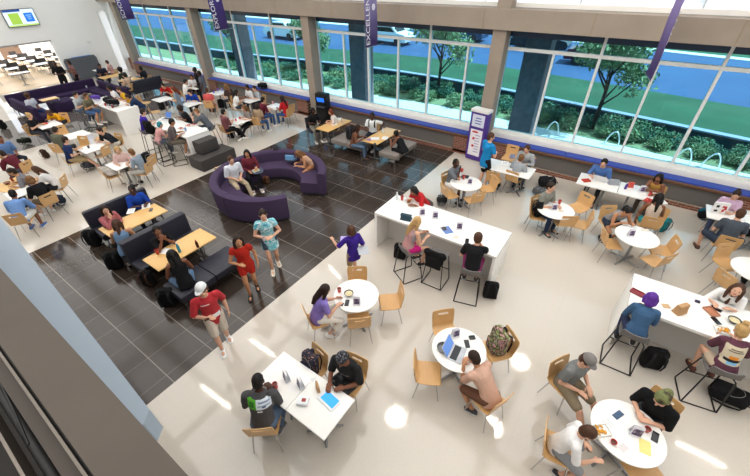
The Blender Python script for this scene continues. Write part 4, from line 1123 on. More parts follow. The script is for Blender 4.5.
# ---------------- counter on the right
counter(1.13, 4.35, 5.92, 6.9, 'white bar-height counter at the right with kraft bag and food on it')
person('person with purple hair in blue denim jacket on a bar stool at the right counter', (651, 299), 92, 'bar', sk='d', top=('#3f5f82', 'long'), low=('#2f3650', 'long'), hair=('bob', 'pur'), arms=('tablein', 'tablein'), lean=20, head=24, f=True, h=1.58, shoe=('#1a1a1c', '#e8e8e8'), chair=ST('under the person in the denim jacket'))
tee = print_material('#5c3242', [(-.13, .13, .98, 1.26, 'back', '#cfc2a8'), (-.1, .1, 1.03, 1.07, 'back', '#16181c'), (-.05, .06, 1.07, 1.12, 'back', '#e08a2a'), (-.06, .07, .99, 1.03, 'back', '#7fb4d8'), (-.09, .09, 1.18, 1.195, 'back', '#6a5a50'), (-.07, .07, 1.21, 1.225, 'back', '#6a5a50')])
person('person in maroon t-shirt with sunset print on back and blond bun, at the right counter', (741, 331), 100, 'bar', sk='l', top=(tee, 'half'), low=('#c9b49c', 'mini'), hair=('topbun', 'bl'), arms=('phone', 'table'), lean=20, head=25, f=True, h=1.58, shoe=('#5a3226', '#2a1a14'), chair=ST('under the person in the maroon t-shirt'))
person('smiling person in white t-shirt with long brown hair leaning on the right counter', (737, 290), 258, 'bar', sk='l', top=('#efeeec', 'half'), low=('#4a5a78', 'long'), hair=('long', 'br'), arms=('tablein', 'table'), lean=26, head=-12, f=True, h=1.58, chair=ST('on the far side of the right counter'))
pack(648, 366, .3, 'black backpack on the floor below the denim jacket', scale=1.1); pack(707, 390, 1.2, 'black backpack on the floor under the bar stool of the maroon t-shirt', tilt=1.2, off=(0, 0, .1), scale=1.1)
bag(679, 312, 'brown kraft paper bag standing on the right counter', 1.055, w=.2, d=.13, h=.17, rz=.9); paper(666, 306, 'brown napkins beside the kraft bag', .5, 1.055, .12, .1, '#c9a77e', False)
tray_thing(637, 293, 'dark red folder at the end of the right counter', 1.055, '#8a3038', .12, .2, 1.3); tray_thing(711, 312, 'closed tan notebook on the right counter', 1.055, '#b5785a', .14, .2, .7)
phone(716, 309, 'black phone beside the tan notebook', 1.2, 1.055); food(722, 331, 'basket of fries in front of the person in the maroon t-shirt', 1.055, '#d9982c'); paper(700, 325, 'crumpled white wrapper beside the fries', .3, 1.055, .2, .14, '#f2f0f2', False)
phone(716, 321, 'phone propped near the fries basket', .6, 1.055); tray_thing(697, 302, 'small dark cap lying on the right counter', 1.055, '#3a3450', .06, .04); bowl(733, 322, 'dark bowl beside the blond bun on the right counter', 1.055)

# ---------------- counter in the middle
counter(-4.2, -1.2, 5.9, 6.9, 'white bar-height counter in the middle beside the dark tile')
person('person with blond hair in grey and pink striped top at the middle counter', (417, 222), 60, 'bar', sk='l', top=(pattern_material(['#8e8c92', '#c98e8a', '#8a8a90'], 4), 'tank'), low=('#c8257c', 'mini'), hair=('long', 'bl'), arms=('phone', 'table'), lean=14, head=24, f=True, h=1.64, shoe=('#2a2a2c', '#e8e8e8'), chair=ST('under the person in the striped top'))
person('person in black t-shirt with short brown hair at the middle counter', (478, 238), 105, 'bar', sk='l', top=('#18181b', 'short'), low=('#7a2a55', 'long'), hair=('short', 'br'), arms=('table', 'chin'), lean=16, head=18, h=1.7, shoe=('#2a2a2c', '#d8d8d8'), chair=ST('under the person in the black t-shirt at the middle counter'))
person('person in red t-shirt eating at the far left corner of the middle counter', (414, 191), 250, 'bar', sk='b', top=('#b8262a', 'half'), low=('#2a2f3c', 'long'), hair=('bob', 'blk'), arms=('table', 'tablein'), lean=30, head=32, f=True, h=1.66, chair=ST('under the person in the red t-shirt'))
stool_xy(-2.33, 5.62, 92, 'empty black-framed bar stool with a black jacket, between the two sitters at the middle counter')
bm = B(); box(bm, (0, -.2, .86), (.42, .07, .3), None, .03, 3); box(bm, (0, -.24, .72), (.36, .05, .28), None, .02, 3); ell(bm, (-.16, -.19, .93), (.1, .07, .09)); ell(bm, (.16, -.19, .93), (.1, .07, .09))
jo = obj('jacket', bm, fab('#141416'), None, voxel=.015); jo.location = (-2.33, 5.62, 0); jo.rotation_euler.z = math.radians(2)
tag(jo, 'black jacket hung over the back of the empty bar stool', 'jacket')
pack(400, 258, .2, 'black backpack on the floor below the striped top'); pack(489, 297, .4, 'black backpack with green bottle, standing by the right end of the middle counter'); bottle(479, 272, '#7fae3a', 'green bottle beside the backpack at the middle counter', 0.0)
ob = bag(406, 219, 'dark teal bag lying at the near left of the middle counter', 1.055, '#28424f', .26, .16, .12, .2, 'hand_bag')
food(409, 201, 'open basket of orange food in front of the red t-shirt', 1.055, '#d9822c'); cup(402, 200, '#c23a34', 'red cup at the left end of the middle counter', 1.055); bottle(397, 199, '#dfe6ea', 'clear water bottle on the left corner of the middle counter', 1.055)
caddy(435, 218, 'large table card behind the striped top', 1.055, .6); caddy(459, 229, 'table card in the centre of the middle counter', 1.055, .5); caddy(422, 215, 'table card beside the blond hair', 1.055, .7)
paper(447, 230, 'blue-printed sheet on the middle counter', .9, 1.055, .2, .26, '#5f7fc0'); paper(441, 227, 'white sheet under the blue-printed sheet', .7, 1.055); phone(467, 241, 'black phone by the person in the black t-shirt', .3, 1.055); paper(456, 237, 'small brown napkin on the middle counter', .4, 1.055, .1, .1, '#d8cdb8', False)

# ---------------- round tables along the window side
R4 = (-3.15, 9.0); rtab(*R4, .45, 'round white table beside the purple kiosk, with drinks')
person('person in grey shirt drinking from a red cup at the round table by the kiosk', (456, 163), R4, sk='d', top=('#6c7078', 'half'), low=('#e8e6e2', 'short'), hair=('buzz', 'blk'), arms=('lap', 'eat'), lean=8, head=8, h=1.76, shoe=('#22252c', '#d8d8d8'), chair=CH('under the person in the grey shirt by the kiosk'),
       hold=hold_cup('#c23a34', 'red cup held to the mouth of the person in the grey shirt'))
chair_at(450, 195, R4, 'empty light wooden chair at the left front of the round table by the kiosk'); chair_at(473, 200, R4, 'empty light wooden chair on the near side of the round table by the kiosk'); chair_at(486, 189, R4, 'empty light wooden chair on the right side of the round table by the kiosk')
pack(441, 202, .5, 'black and grey backpack under the round table by the kiosk', '#232325', '#56585c', tilt=1.1, off=(0, 0, .1))
cup(459, 180, '#e0a080', 'orange cup on the round table by the kiosk'); cup(463.5, 179, '#c23a34', 'red cup behind the black tray on round kiosk table'); tray_thing(465, 177, 'black tray on the round table by the kiosk', w=.2, d=.14, rz=.2); caddy(469.5, 184, 'table card on the round table by the kiosk')
person('person in bright blue t-shirt and black shorts standing with back turned beside the kiosk', (491, 137), 55, 'stand', sk='l', top=('#1f86c4', 'short'), low=('#1c1c20', 'short'), hair=('short', 'br'), arms=('belly', 'belly'), lean=2, head=12, yaw=-30, h=1.84, shoe=('#2a2a2c', '#d8d8d8'))
R5 = (-.68, 8.95); rtab(*R5, .45, 'round white table with red cup behind the middle counter')
person('person in grey polo shirt and glasses at the round table with a red cup', (551, 187), R5, sk='l', top=('#87877f', 'half'), low=('#23304a', 'long'), hair=('short', 'dbr'), arms=('table', 'tablein'), lean=8, head=6, h=1.82, shoe=('#2a2a2c', '#d8d8d8'), chair=CH('under the person in the grey polo shirt'))
_, cp, cz = chair_at(537, 216, R5, 'light wooden chair with a black backpack, left of the round table with red cup')
place('packhang', build_pack('#141416', '#1f1f22', 1.0), (cp.x-.02, cp.y+.02, .46), cz, 'black backpack on the chair in front of the grey polo shirt', 'backpacks on chairs')
chair_at(563, 223, (553, 208, .45), 'empty light wooden chair at the near side of the round table with red cup'); chair_at(578, 224, R5, 'empty light wooden chair at the near right of the round table with red cup'); chair_at(578, 208, R5, 'empty light wooden chair at the far right of the round table with red cup')
cup(559, 204, '#c23a34', 'red cup in front of the person in the grey polo shirt'); caddy(553.5, 210, 'table card in front of the person in the grey polo shirt'); paper(549, 206, 'small patterned sheet beside the grey polo shirt', .4, w=.14, d=.1); paper(561, 211, 'brown napkin on the round table with red cup', .5, w=.12, d=.1, colr='#d8cbb8', lines=False)
R6 = (1.13, 8.8); rtab(*R6, .45, 'round white table with a table card in front of the grey tank top')
person('person in grey tank top with dark ponytail leaning over the round table on the right', (628, 212), R6, sk='t', top=('#8f9092', 'strap'), low=('#2f3a4a', 'mini'), hair=('pony', 'blk'), arms=('table', 'tablein'), lean=34, head=30, f=True, h=1.68, legs='back', shoe=('#2b2622', '#3a3430'), chair=CH('under the person in the grey tank top'))
chair_at(611, 244, R6, 'empty light wooden chair at the left front of the table with the grey tank top'); chair_at(652, 223, R6, 'light wooden chair with teal bag behind the table of the grey tank top')
chair_at(659, 250, R6, 'empty light wooden chair at the right of the table with the grey tank top'); chair_at(654, 261, R6, 'empty light wooden chair at the near right of the table with the grey tank top')
pack(661, 231, 1.0, 'teal and grey bag hanging low beside the empty chair', '#1f7f86', '#4a5258', scale=.9); caddy(630, 236, 'table card in front of the person in the grey tank top'); paper(645, 230, 'brown napkin at the far rim of the table with the grey tank top', .3, w=.16, d=.1, colr='#e3d8c8', lines=False)

# ---------------- white tables along the window
W1 = (-2.45, 10.6)
for k, (dx, lab) in enumerate(((-.37, 'left one of two joined white tables beside the purple kiosk'), (.37, 'right one of two joined white tables, with the two people in grey'))): qtab(W1[0]+dx, W1[1], .735, .78, lab)
person('person in light grey sweater on the far side of the white tables by the kiosk', (527, 149), 262, sk='l', top=('#a9adb0', 'long'), low=('#3b4658', 'long'), hair=('short', 'br'), arms=('table', 'table'), lean=16, head=20, h=1.78, chair=CH('under the person in the light grey sweater'))
person('child-sized person with blond-brown hair in grey top seen from behind at the white tables', (521.5, 158), 80, sk='l', top=('#9fa5ac', 'half'), low=('#3a4656', 'long'), hair=('short', 'lbr'), arms=('table', 'table'), lean=16, head=15, h=1.55, shoe=('#222226', '#222226'), chair=CH('under the small person in grey'))
chair_at(509, 158, 270, 'empty light wooden chair on the far side of the tables by the kiosk'); chair_at(494, 180, 90, 'empty light wooden chair on the near side of the tables by the kiosk')
pack(492, 188, .5, 'black backpack on the floor beside the kiosk tables', tilt=1.0, off=(0, 0, .1)); pack(537, 186, 1.9, 'large black duffel bag on the floor beside the small person in grey', '#17171a', '#202024', tilt=1.3, off=(0, 0, .12), scale=1.2); pack(533, 193, 1.2, 'grey bag on the floor beside the black duffel', '#5c5f63', '#77797d', tilt=1.2, off=(0, 0, .1), scale=.8)
bag(512, 158, 'patterned blue and white bag on the kiosk table', c='#8d97b4', w=.16, d=.1, h=.12, name='lunch_bag'); cup(534, 163, '#8a7ab8', 'lilac cup beside the light grey sweater'); paper(505, 163, 'white sheet on the left kiosk table', .2)
W2 = (.5, 11.1)
for k, (dx, lab) in enumerate(((-.52, 'left one of two joined long white tables by the window, with the laptop'), (.52, 'right one of two joined long white tables by the window, with red cups'))): qtab(W2[0]+dx, W2[1], 1.03, .78, lab, two=True)
person('person in blue shirt working on a laptop at the long white tables by the window', (604, 163), 265, sk='l', top=('#4f74b0', 'half'), low=('#2a2a2e', 'long'), hair=('short', 'blk'), arms=('table', 'table'), lean=18, head=18, h=1.78, legs='out', shoe=('#202024', '#e0e0e0'), chair=CH('under the person in the blue shirt'))
laptop(600, 180, 'white laptop in front of the person in the blue shirt', math.radians(265)-PI/2, shell='#e9eaec', scr='#8aa0c0', w=.34)
bag(613, 184, 'soft grey bag on the long white tables', c='#9a9ea6', w=.26, d=.16, h=.13, name='soft_bag'); food(586, 181, 'red food tray at the left end of the long white tables', c='#c23a2c', tray='#c8493c'); bottle(625, 189, '#5a3f8f', 'purple bottle on the long white tables'); bag(630, 187, 'red and white takeaway bag beside the purple bottle', c='#d0574a', w=.14, d=.1, h=.14)
person('person in mustard top with long dark hair facing the long white tables', (659, 178), 250, sk='b', top=('#a47a3c', 'tank'), low=('#4a4038', 'long'), hair=('long', 'blk'), arms=('table', 'fold'), lean=14, head=16, f=True, h=1.66, chair=CH('under the person in the mustard top'))
person('person with long black hair and bare shoulders seen from behind at the long white tables', (659, 198), 100, sk='b', top=('#c9b7a6', 'strap'), low=('#2d8a8e', 'mini'), hair=('long', 'blk'), arms=('table', 'table'), lean=12, head=14, f=True, h=1.66, chair=CH('under the person with long black hair'))
cup(649, 196, '#c23a34', 'red cup in front of the person with long black hair'); cup(645, 190, '#d8c8c4', 'pale cup beside the table cards of the long white tables'); caddy(641, 192, 'table card on the right long white table'); food(648, 201, 'red food basket beside the person with long black hair', c='#b83a34', tray='#d8564a'); paper(661, 201, 'white sheet at the right end of the long white tables', .5)
W3 = (3.2, 10.98)
for dx, lab in ((-.37, 'left one of two joined white tables at the right edge, with the red-marked box'), (.37, 'right one of two joined white tables at the right edge')): qtab(W3[0]+dx, W3[1], .735, .72, lab)
person('person in lilac t-shirt behind the red-marked box at the right edge', (736, 195), 262, sk='l', top=('#c9a9c4', 'short'), low=('#46506a', 'long'), hair=('bun', 'dbr'), arms=('phone', 'table'), lean=10, head=24, f=True, h=1.66, chair=CH('under the person in the lilac t-shirt'))
person('person in dark grey t-shirt with brown hair, back turned, at the right edge tables', (740, 214), 92, sk='l', top=('#474e58', 'short'), low=('#333c4c', 'short'), hair=('short', 'br'), arms=('table', 'table'), lean=18, head=18, h=1.78, legs='wide', shoe=('#5a3a2e', '#3a2a22'), chair=CH('under the person in the dark grey t-shirt at the right edge'))
bm = B(); box(bm, (0, 0, .15), (.3, .06, .3), None, .006); b2 = B()
for dx, dz, sx, sz in ((.06, .2, .09, .05), (.06, .1, .05, .07), (.09, .15, .05, .05)): box(b2, (dx, -.032, dz), (sx, .004, sz))
b3 = B(); box(b3, (-.08, -.032, .2), (.06, .004, .06)); box(b3, (-.08, -.032, .08), (.07, .004, .05))
simple('takeaway_carrier', 'box', 'white takeaway carrier with red and black marks on the right edge tables', 717, 213, .745, [('carrier', bm, mat('#f0efee', .6)), ('red_marks', b2, mat('#c82a2c', .6)), ('black_marks', b3, mat('#1a1a1c', .6))], .3)
pack(699, 216, 1.0, 'black and teal backpack leaning on the floor left of the right edge tables', '#15181c', '#1f5f78', tilt=.9, off=(0, 0, .06), scale=1.25); paper(747, 213, 'printed sheet at the right edge tables', .3)
R7 = tuple(at(759, 271, .745))[:2]; rtab(*R7, .45, 'round white table cut by the right edge of the view')
chair_at(727, 264, R7, 'empty light wooden chair left of the round table at the right edge'); chair_at(728, 285, R7, 'light wooden chair at the right edge, just behind the smiling person in white')
pack(748, 284, .4, 'black bag on the floor by the round table at the right edge'); pack(749, 236, .4, 'black bag on the floor below the dark grey t-shirt at the right edge')

# ---------------- kiosk by the column
k = thing('sign_kiosk', 'tall purple sign pillar with white notices beside the column', 'sign', (-4.1, 12.2, 0), math.radians(-8))
PUR = mat('#4b2a8a', .5, 0, .05, 5)
obj('pillar_body', bx((0, 0, .88), (.62, .3, 1.7), None, .01), PUR, k); obj('cap_top', bx((0, 0, 1.78), (.66, .34, .1), None, .02), WHITE, k)
p1 = obj('upper_notice', bx((0, -.152, 1.45), (.46, .008, .42)), mat('#dfe4f4', .5), k)
bm = B()
for j, w_ in enumerate((.2, .26, .22)): box(bm, (0, -.158, 1.54-.09*j), (w_, .004, .035))
obj('printing', bm, mat('#6a70b4', .6), p1)
p2 = obj('lower_notice', bx((0, -.152, .67), (.46, .008, .95)), mat('#efeaf0', .5), k)
bm = B(); ell(bm, (-.05, -.158, 1.06), (.13, .004, .035)); ell(bm, (-.08, -.158, .82), (.05, .004, .05)); ell(bm, (-.08, -.158, .55), (.05, .004, .05)); obj('red_marks', bm, mat('#c83a44', .6), p2)
bm = B()
for j in range(7): box(bm, (.06, -.158, .95-.1*j), (.2-.03*(j % 2), .004, .02))
obj('printing', bm, mat('#8a7fb8', .6), p2)

# ---------------- booths on the dark tile
qtab(-9.36, 2.64, .66, 1.42, 'long maple table of the left booth, with papers', 'maple booth tables', MAPLE, True)
qtab(-7.29, 2.64, .66, 1.42, 'long maple table of the right booth, with red cup and cola', 'maple booth tables', MAPLE, True)
bench_straight('booth_bench', 'dark bench with low back against the cream floor, left of the left booth table', 'bench', -10.55, -9.85, 1.95, 3.55, 'W', bh=.86, group='dark booth benches')
bench_straight('booth_bench', 'dark double-sided bench between the two booth tables', 'bench', -8.85, -7.75, 1.85, 3.4, 'C', bh=.9, group='dark booth benches', bt=.2)
bench_straight('booth_bench', 'dark backless bench beside the walkers, right of the right booth table', 'bench', -6.9, -6.2, 1.85, 3.5, None, group='dark booth benches', bt=.22)
person('person in pink top with long dark hair leaning chin on hands at the left booth', (105, 210), 12, 'sofa', sk='l', top=('#b0676c', 'long'), low=('#3a3f4e', 'long'), hair=('long', 'dbr'), arms=('tablein', 'chin'), lean=10, head=6, yaw=-20, f=True, h=1.66)
person('person in light denim dress with long brown hair, back turned, at the left booth', (117, 224), 150, 'sofa', sk='t', top=('#6a86a6', 'tank'), low=('#6a86a6', 'short'), hair=('long', 'br'), arms=('table', 'table'), lean=22, head=15, f=True, h=1.66, legs='back', shoe=('#d8c8b8', '#d8d0c8'))
person('person in royal blue shirt with black hair pulled up at the left booth', (132, 190), -15, 'sofa', sk='d', top=('#1f47a8', 'half'), low=('#20242e', 'long'), hair=('bun', 'blk'), arms=('table', 'tablein'), lean=10, head=-4, yaw=-25, f=True, h=1.68)
person('person in black top resting chin on hand, left side of the right booth', (157, 231), 0, 'sofa', sk='b', top=('#17171a', 'short'), low=('#7f93ad', 'long'), hair=('pony', 'blk'), arms=('chin', 'chin'), lean=10, head=2, yaw=-15, f=True, h=1.66)
person('person with long black braids in black top, back turned, at the right booth', (172, 255), 165, 'sofa', sk='b', top=('#161618', 'tank'), low=('#5f7896', 'long'), hair=('braids', 'blk'), arms=('table', 'table'), lean=20, head=14, f=True, h=1.68, legs='back', shoe=('#1c1c1e', '#d8d8d8'))
pack(96, 245, .6, 'black backpack on the dark tile at the end of the left booth bench', scale=1.1); pack(118, 268, .9, 'black backpack on the dark tile below the double-sided bench', scale=1.1); pack(151, 285, .5, 'dark bag with brown strap on the tile by the right booth', '#1d1a1a', '#4a3328'); pack(171, 305, .8, 'black backpack on the tile by the white-capped walker', scale=1.1)
paper(131, 211, 'printed newspaper in the middle of the left booth table', .9, w=.18, d=.26); paper(146, 206, 'open white notebook at the far end of the left booth table', 1.1, w=.2, d=.26); phone(151, 210, 'black phone at the far end of the left booth table', .9); cup(106, 228, '#7a4a3a', 'small brown cup by the pink top', h=.06)
cup(158, 254, '#b8322a', 'red cup by the person resting chin on hand'); bottle(180, 252, '#2f8aa8', 'teal water bottle beside the braids', h=.26); bottle(198, 247, '#4a1a14', 'cola bottle with red label on the right booth table', capc='#b8322a'); paper(165, 251, 'white wrapper on the right booth table', .4, w=.16, d=.2, lines=False)
# ---------------- walkers
red = print_material('#b92a33', [(-.02, .12, 1.26, 1.28, 'front', '#f0d8d8'), (-.13, .02, .9, .99, 'front', '#f2efef')])
person('person in red t-shirt, pale shorts and white cap walking from the dark tile', (202, 290), 338, 'stroll', sk='l', top=(red, 'half'), low=('#cfc2b4', 'short'), hair=('short', 'br'), arms=('side', 'belly'), lean=4, head=12, yaw=-45, h=1.68, hat=('#e9eaec', 'front'), shoe=('#f2f2f2', '#f2f2f2'), hold=hold_phone('dark brown phone held by the person in the white cap'))
person('person in red romper with long dark hair walking on the dark tile', (238, 241), 326, 'stroll', sk='t', top=('#ad271c', 'cap'), low=('#ad271c', 'mini'), hair=('wavy', 'dbr'), arms=('side', 'belly'), lean=4, head=2, yaw=10, f=True, h=1.62, shoe=('#17120f', '#17120f'))
person('person in teal and white tie-dyed shirt walking with something in hand', (263, 215), 326, 'stroll', sk='l', top=(pattern_material(['#2f9fb0', '#dfeef2', '#4fb6c4', '#a8dce4', '#2b8ea8'], 7), 'dress'), low=('#3a4a5a', 'mini'), hair=('pony', 'dbr'), arms=('belly', 'belly'), lean=4, head=14, f=True, h=1.7, shoe=('#e8e2d2', '#e8e2d2'), hold=hold_cup('#e9dcd8', 'pale cup held by the person in the tie-dyed shirt'))
person('person in purple t-shirt and khaki shorts walking away with papers in hand', (351, 230), 155, 'stroll', sk='l', top=('#3a2382', 'half'), low=('#a08a66', 'short'), hair=('bob', 'br'), arms=((-.34, .3, 1.1), 'side'), lean=4, head=10, yaw=10, h=1.5, f=True, shoe=('#7a5a42', '#5a4432'))
paper(345, 239, 'lilac sheet held by the person in the purple t-shirt', .6, 1.05, .2, .2, '#b6a6dc', False); paper(363, 250, 'grey folder held at the side of the purple t-shirt', .8, .95, .22, .3, '#b9bcc4', False)

# ---------------- round purple sofa
curved_sofa(-8.44, 6.3, 'large C-shaped purple sofa in the middle of the dark tile')
pedestal(257, 171, 'round pedestal side table with yellow food in front of the person in maroon'); pedestal(291.5, 158.5, 'round pedestal side table with a blue bag inside the purple sofa')
person('person in white shirt and khaki trousers sitting on the purple sofa', (231, 160), -12, 'sofa', sk='l', top=('#dfe3ec', 'half'), low=('#b7a68c', 'long'), hair=('short', 'br'), arms=('lap', 'lap'), lean=8, head=14, h=1.8, legs='out', shoe=('#5a4636', '#3a2c22'))
person('person in maroon cardigan over white top with black hair on the purple sofa', (247, 153.5), -28, 'sofa', sk='t', top=('#6e2b36', 'long'), low=('#1a1a1e', 'long'), hair=('long', 'blk'), arms=('table', 'lap'), lean=6, head=8, yaw=-20, f=True, h=1.68)
person('person with brown hair curled up over a blue bag on the purple sofa', (298, 154), 240, 'sofa', sk='t', top=('#caa488', 'strap'), low=('#b07a56', 'mini'), hair=('wavy', 'lbr'), arms=('table', 'tablein'), lean=34, head=40, f=True, h=1.62, legs='back', zt=.62)
bag(290, 159, 'light blue bag on the second pedestal table', .625, '#5f8fb8', .3, .16, .12, .4, 'hand_bag'); food(256, 171, 'yellow food basket on the pedestal table', .625, '#e0b84a'); pack(277, 158, 2.6, 'dark grey backpack standing on the purple sofa seat', '#2c2a30', '#3a3840', .445, group='backpacks on seats')
bag(222, 176, 'tan woven tote bag on the purple sofa beside the white shirt', .45, '#b39a78', .3, .16, .3, .6, 'tote_bag'); cup(241, 199, '#c9a070', 'tan cup standing on the floor inside the purple sofa', 0); pack(267, 183, .4, 'small tan bag on the floor beside the pedestal table', '#5a3b2c', '#8a5a42', scale=.6)

# ---------------- booths by the window
qtab(-9.45, 10.6, .66, 1.45, 'maple table by the window with papers, left of the double bench', 'maple booth tables', MAPLE, True); qtab(-7.2, 10.68, .66, 1.6, 'maple table by the window with white trays, between two grey benches', 'maple booth tables', MAPLE, True)
bench_straight('grey_bench', 'wide taupe grey bench between the two maple window tables', 'bench', -9.12, -7.62, 9.95, 11.4, None, GREYV, .44, group='grey benches by the window', nseat=2)
bench_straight('grey_bench', 'taupe grey bench at the right of the maple window tables', 'bench', -6.88, -6.15, 9.98, 11.5, None, GREYV, .44, group='grey benches by the window')
pp, _, _ = person('person in black sitting sideways on the grey chair by the window tables', (313, 111), -25, sk='d', top=('#17171a', 'short'), low=('#8a8478', 'long'), hair=('bob', 'blk'), arms=('table', 'table'), lean=10, head=14, f=True, h=1.7, shoe=('#e0dcd4', '#e0dcd4'))
t = thing('lounge_chair', 'dark grey lounge chair under the person in black by the window tables', 'chair', (pp.location.x, pp.location.y, 0), pp.rotation_euler.z)
obj('seat', bx((0, .05, .40), (.5, .5, .09), None, .03), NAVYV, t); obj('backrest', bx((0, -.24, .62), (.5, .07, .46), Matrix.Rotation(.15, 3, 'X'), .03), NAVYV, t)
for sx in (-1, 1):
    for sy in (-1, 1): bm = B(); tube(bm, [(sx*.2, .05+sy*.2, .36), (sx*.23, .05+sy*.23, .005)], [.018, .012], 8); obj('leg', bm, CHROME, t)
person('person with auburn hair in white top at the left maple window table', (331, 112), 225, sk='l', top=('#e6dcd8', 'short'), low=('#3a3f4e', 'long'), hair=('bob', 'aub'), arms=('table', 'tablein'), lean=14, head=20, f=True, h=1.66, chair=CH('under the person with auburn hair'))
person('person with long brown hair in brown top on the wide grey bench by the window', (358, 128), 25, 'sofa', sk='b', top=('#6a4636', 'tank'), low=('#5f748e', 'long'), hair=('long', 'dbr'), arms=('table', 'table'), lean=16, head=14, f=True, h=1.68, shoe=('#3a2c24', '#2a2220'))
person('person in white t-shirt with black backpack straps at the maple window table', (372, 116), 285, sk='d', top=(print_material('#eceef0', [(-.14, -.09, .8, 1.2, 'front', '#141416'), (.09, .14, .8, 1.2, 'front', '#141416')]), 'short'), low=('#2a2f3c', 'long'), hair=('short', 'blk'), arms=('rest', 'table'), lean=6, head=4, h=1.78, chair=CH('under the person in the white t-shirt with straps'))
person('person in black leaning low on the right grey bench by the window', (396, 134), 170, 'sofa', sk='b', top=('#1a1b1e', 'tank'), low=('#1a1a1e', 'long'), hair=('bun', 'blk'), arms=('table', 'tablein'), lean=34, head=25, f=True, h=1.66)
pack(351, 139, 1.2, 'large dark grey backpack on the wide grey bench', '#2b2b2f', '#3a3a40', .445, scale=1.2, group='backpacks on seats')
paper(339, 119, 'white papers at the far end of the left maple window table', .5); paper(334, 124, 'white sheet on the left maple window table', .9); cup(337, 122, '#a8423c', 'small red cup on the left maple window table', h=.07)
tray_thing(375, 139, 'white food tray on the right maple window table', c='#eef0f2', rz=.6); tray_thing(369, 140, 'lilac container on the right maple window table', c='#a884cc', w=.14, d=.1); bottle(383, 133, '#e4ecf2', 'clear bottle on the right maple window table'); phone(375, 144, 'black phone on the right maple window table', .8); paper(385, 138, 'white paper sheet on the right maple window table', .3)
t = thing('arcade_cabinet', 'black upright cabinet with bright blue screen against the window bench', 'cabinet', (-11.35, 12.1, 0), math.radians(8)); t.scale = (.92, 1, .82)
bm = B(); box(bm, (0, 0, .5), (.62, .34, 1.0), None, .03); obj('cabinet_body', bm, BLACKM, t); obj('hood', bx((0, .03, 1.3), (.64, .34, .62), None, .05), BLACKM, t); s_ = obj('screen', bx((0, -.145, 1.25), (.4, .01, .32), Matrix.Rotation(.15, 3, 'X')), emit('#1f6fe8', .9), t); obj('control_panel', bx((0, -.22, .95), (.5, .14, .05), None, .01), mat('#3a3d44', .4), t)
# ---------------- stepped grey block and tall white counters on the left
UPH = mat('#4a4644', .85, 0, .1, 20, .2, .2)
block('stepped_seat', 'low charcoal upholstered block at the end of the left counter', 'seat block', -12.4, -11.62, 5.95, 7.38, 0, .42, UPH); block('stepped_seat', 'tall charcoal upholstered block against the end of the left counter', 'seat block', -12.41, -11.98, 6.28, 7.02, .42, .88, UPH)
counter(-15.05, -12.42, 6.15, 7.05, 'tall white counter beside the charcoal seat blocks'); counter(-20.4, -17.55, 6.2, 7.1, 'tall white counter piled with bags near the far purple sofa')
person('person in royal purple shirt with back turned at the counter by the charcoal blocks', (143, 112), 80, 'bar', sk='l', top=('#3a2396', 'half'), low=('#c8c0b0', 'short'), hair=('short', 'dbr'), arms=('table', 'table'), lean=12, head=20, h=1.78, chair=ST('under the person in royal purple'))
person('person with teal hair in pink top at the counter by the charcoal blocks', (160, 125), 85, 'bar', sk='l', top=('#cf9a98', 'short'), low=('#5a606c', 'long'), hair=('short', 'teal'), arms=('table', 'table'), lean=22, head=20, f=True, h=1.5, chair=ST('under the person with teal hair'))
person('person in brown-grey t-shirt and shorts with back turned at the counter by the blocks', (172, 122), 60, 'bar', sk='t', top=('#5a5152', 'half'), low=('#6a6258', 'short'), hair=('short', 'blk'), arms=('table', 'table'), lean=14, head=22, h=1.78, chair=ST('under the person in the brown-grey t-shirt'))
person('person in grey t-shirt with thin hair at the end of the counter by the blocks', (196.5, 111.5), 220, 'bar', sk='l', top=('#5b6068', 'half'), low=('#3d4452', 'long'), hair=('buzz', 'lbr'), arms=('eat', 'table'), lean=24, head=24, h=1.8, chair=ST('under the person in the grey t-shirt with thin hair'))
person('person in black with curly dark hair at the counter by the blocks', (180, 109), 250, 'bar', sk='b', top=('#1b1b1e', 'short'), low=('#222428', 'long'), hair=('curly', 'dbr'), arms=('table', 'table'), lean=18, head=22, f=True, h=1.55, chair=ST('under the person in black with curly hair'))
stool_xy(-13.85, 5.85, 88, 'black-framed bar stool with a black backpack, between purple shirt and teal hair'); pack(151, 134, .1, 'black backpack on the bar stool next to the royal purple shirt', z=.78, scale=1.15, group='backpacks on seats')
for px, py, c, lab in ((181, 129, '#b8463e', 'red and white food box nearest the brown-grey t-shirt'), (189, 126, '#c23a34', 'red food box in the middle of the counter by the blocks'), (195, 125, '#b8463e', 'red food box nearest the thin-haired person')): food(px, py, lab, 1.055, c, '#e8ded8')
cup(186, 131, '#7fa0d0', 'pale blue cup on the counter by the blocks', 1.055); laptop(166, 119, 'grey laptop at the left of the counter by the blocks', .2, 1.055, w=.3); paper(162.5, 118.5, 'printed sheet near the royal purple shirt', .3, 1.055); paper(203, 129, 'white sheet hanging at the end of counter by the blocks', .1, 1.055)
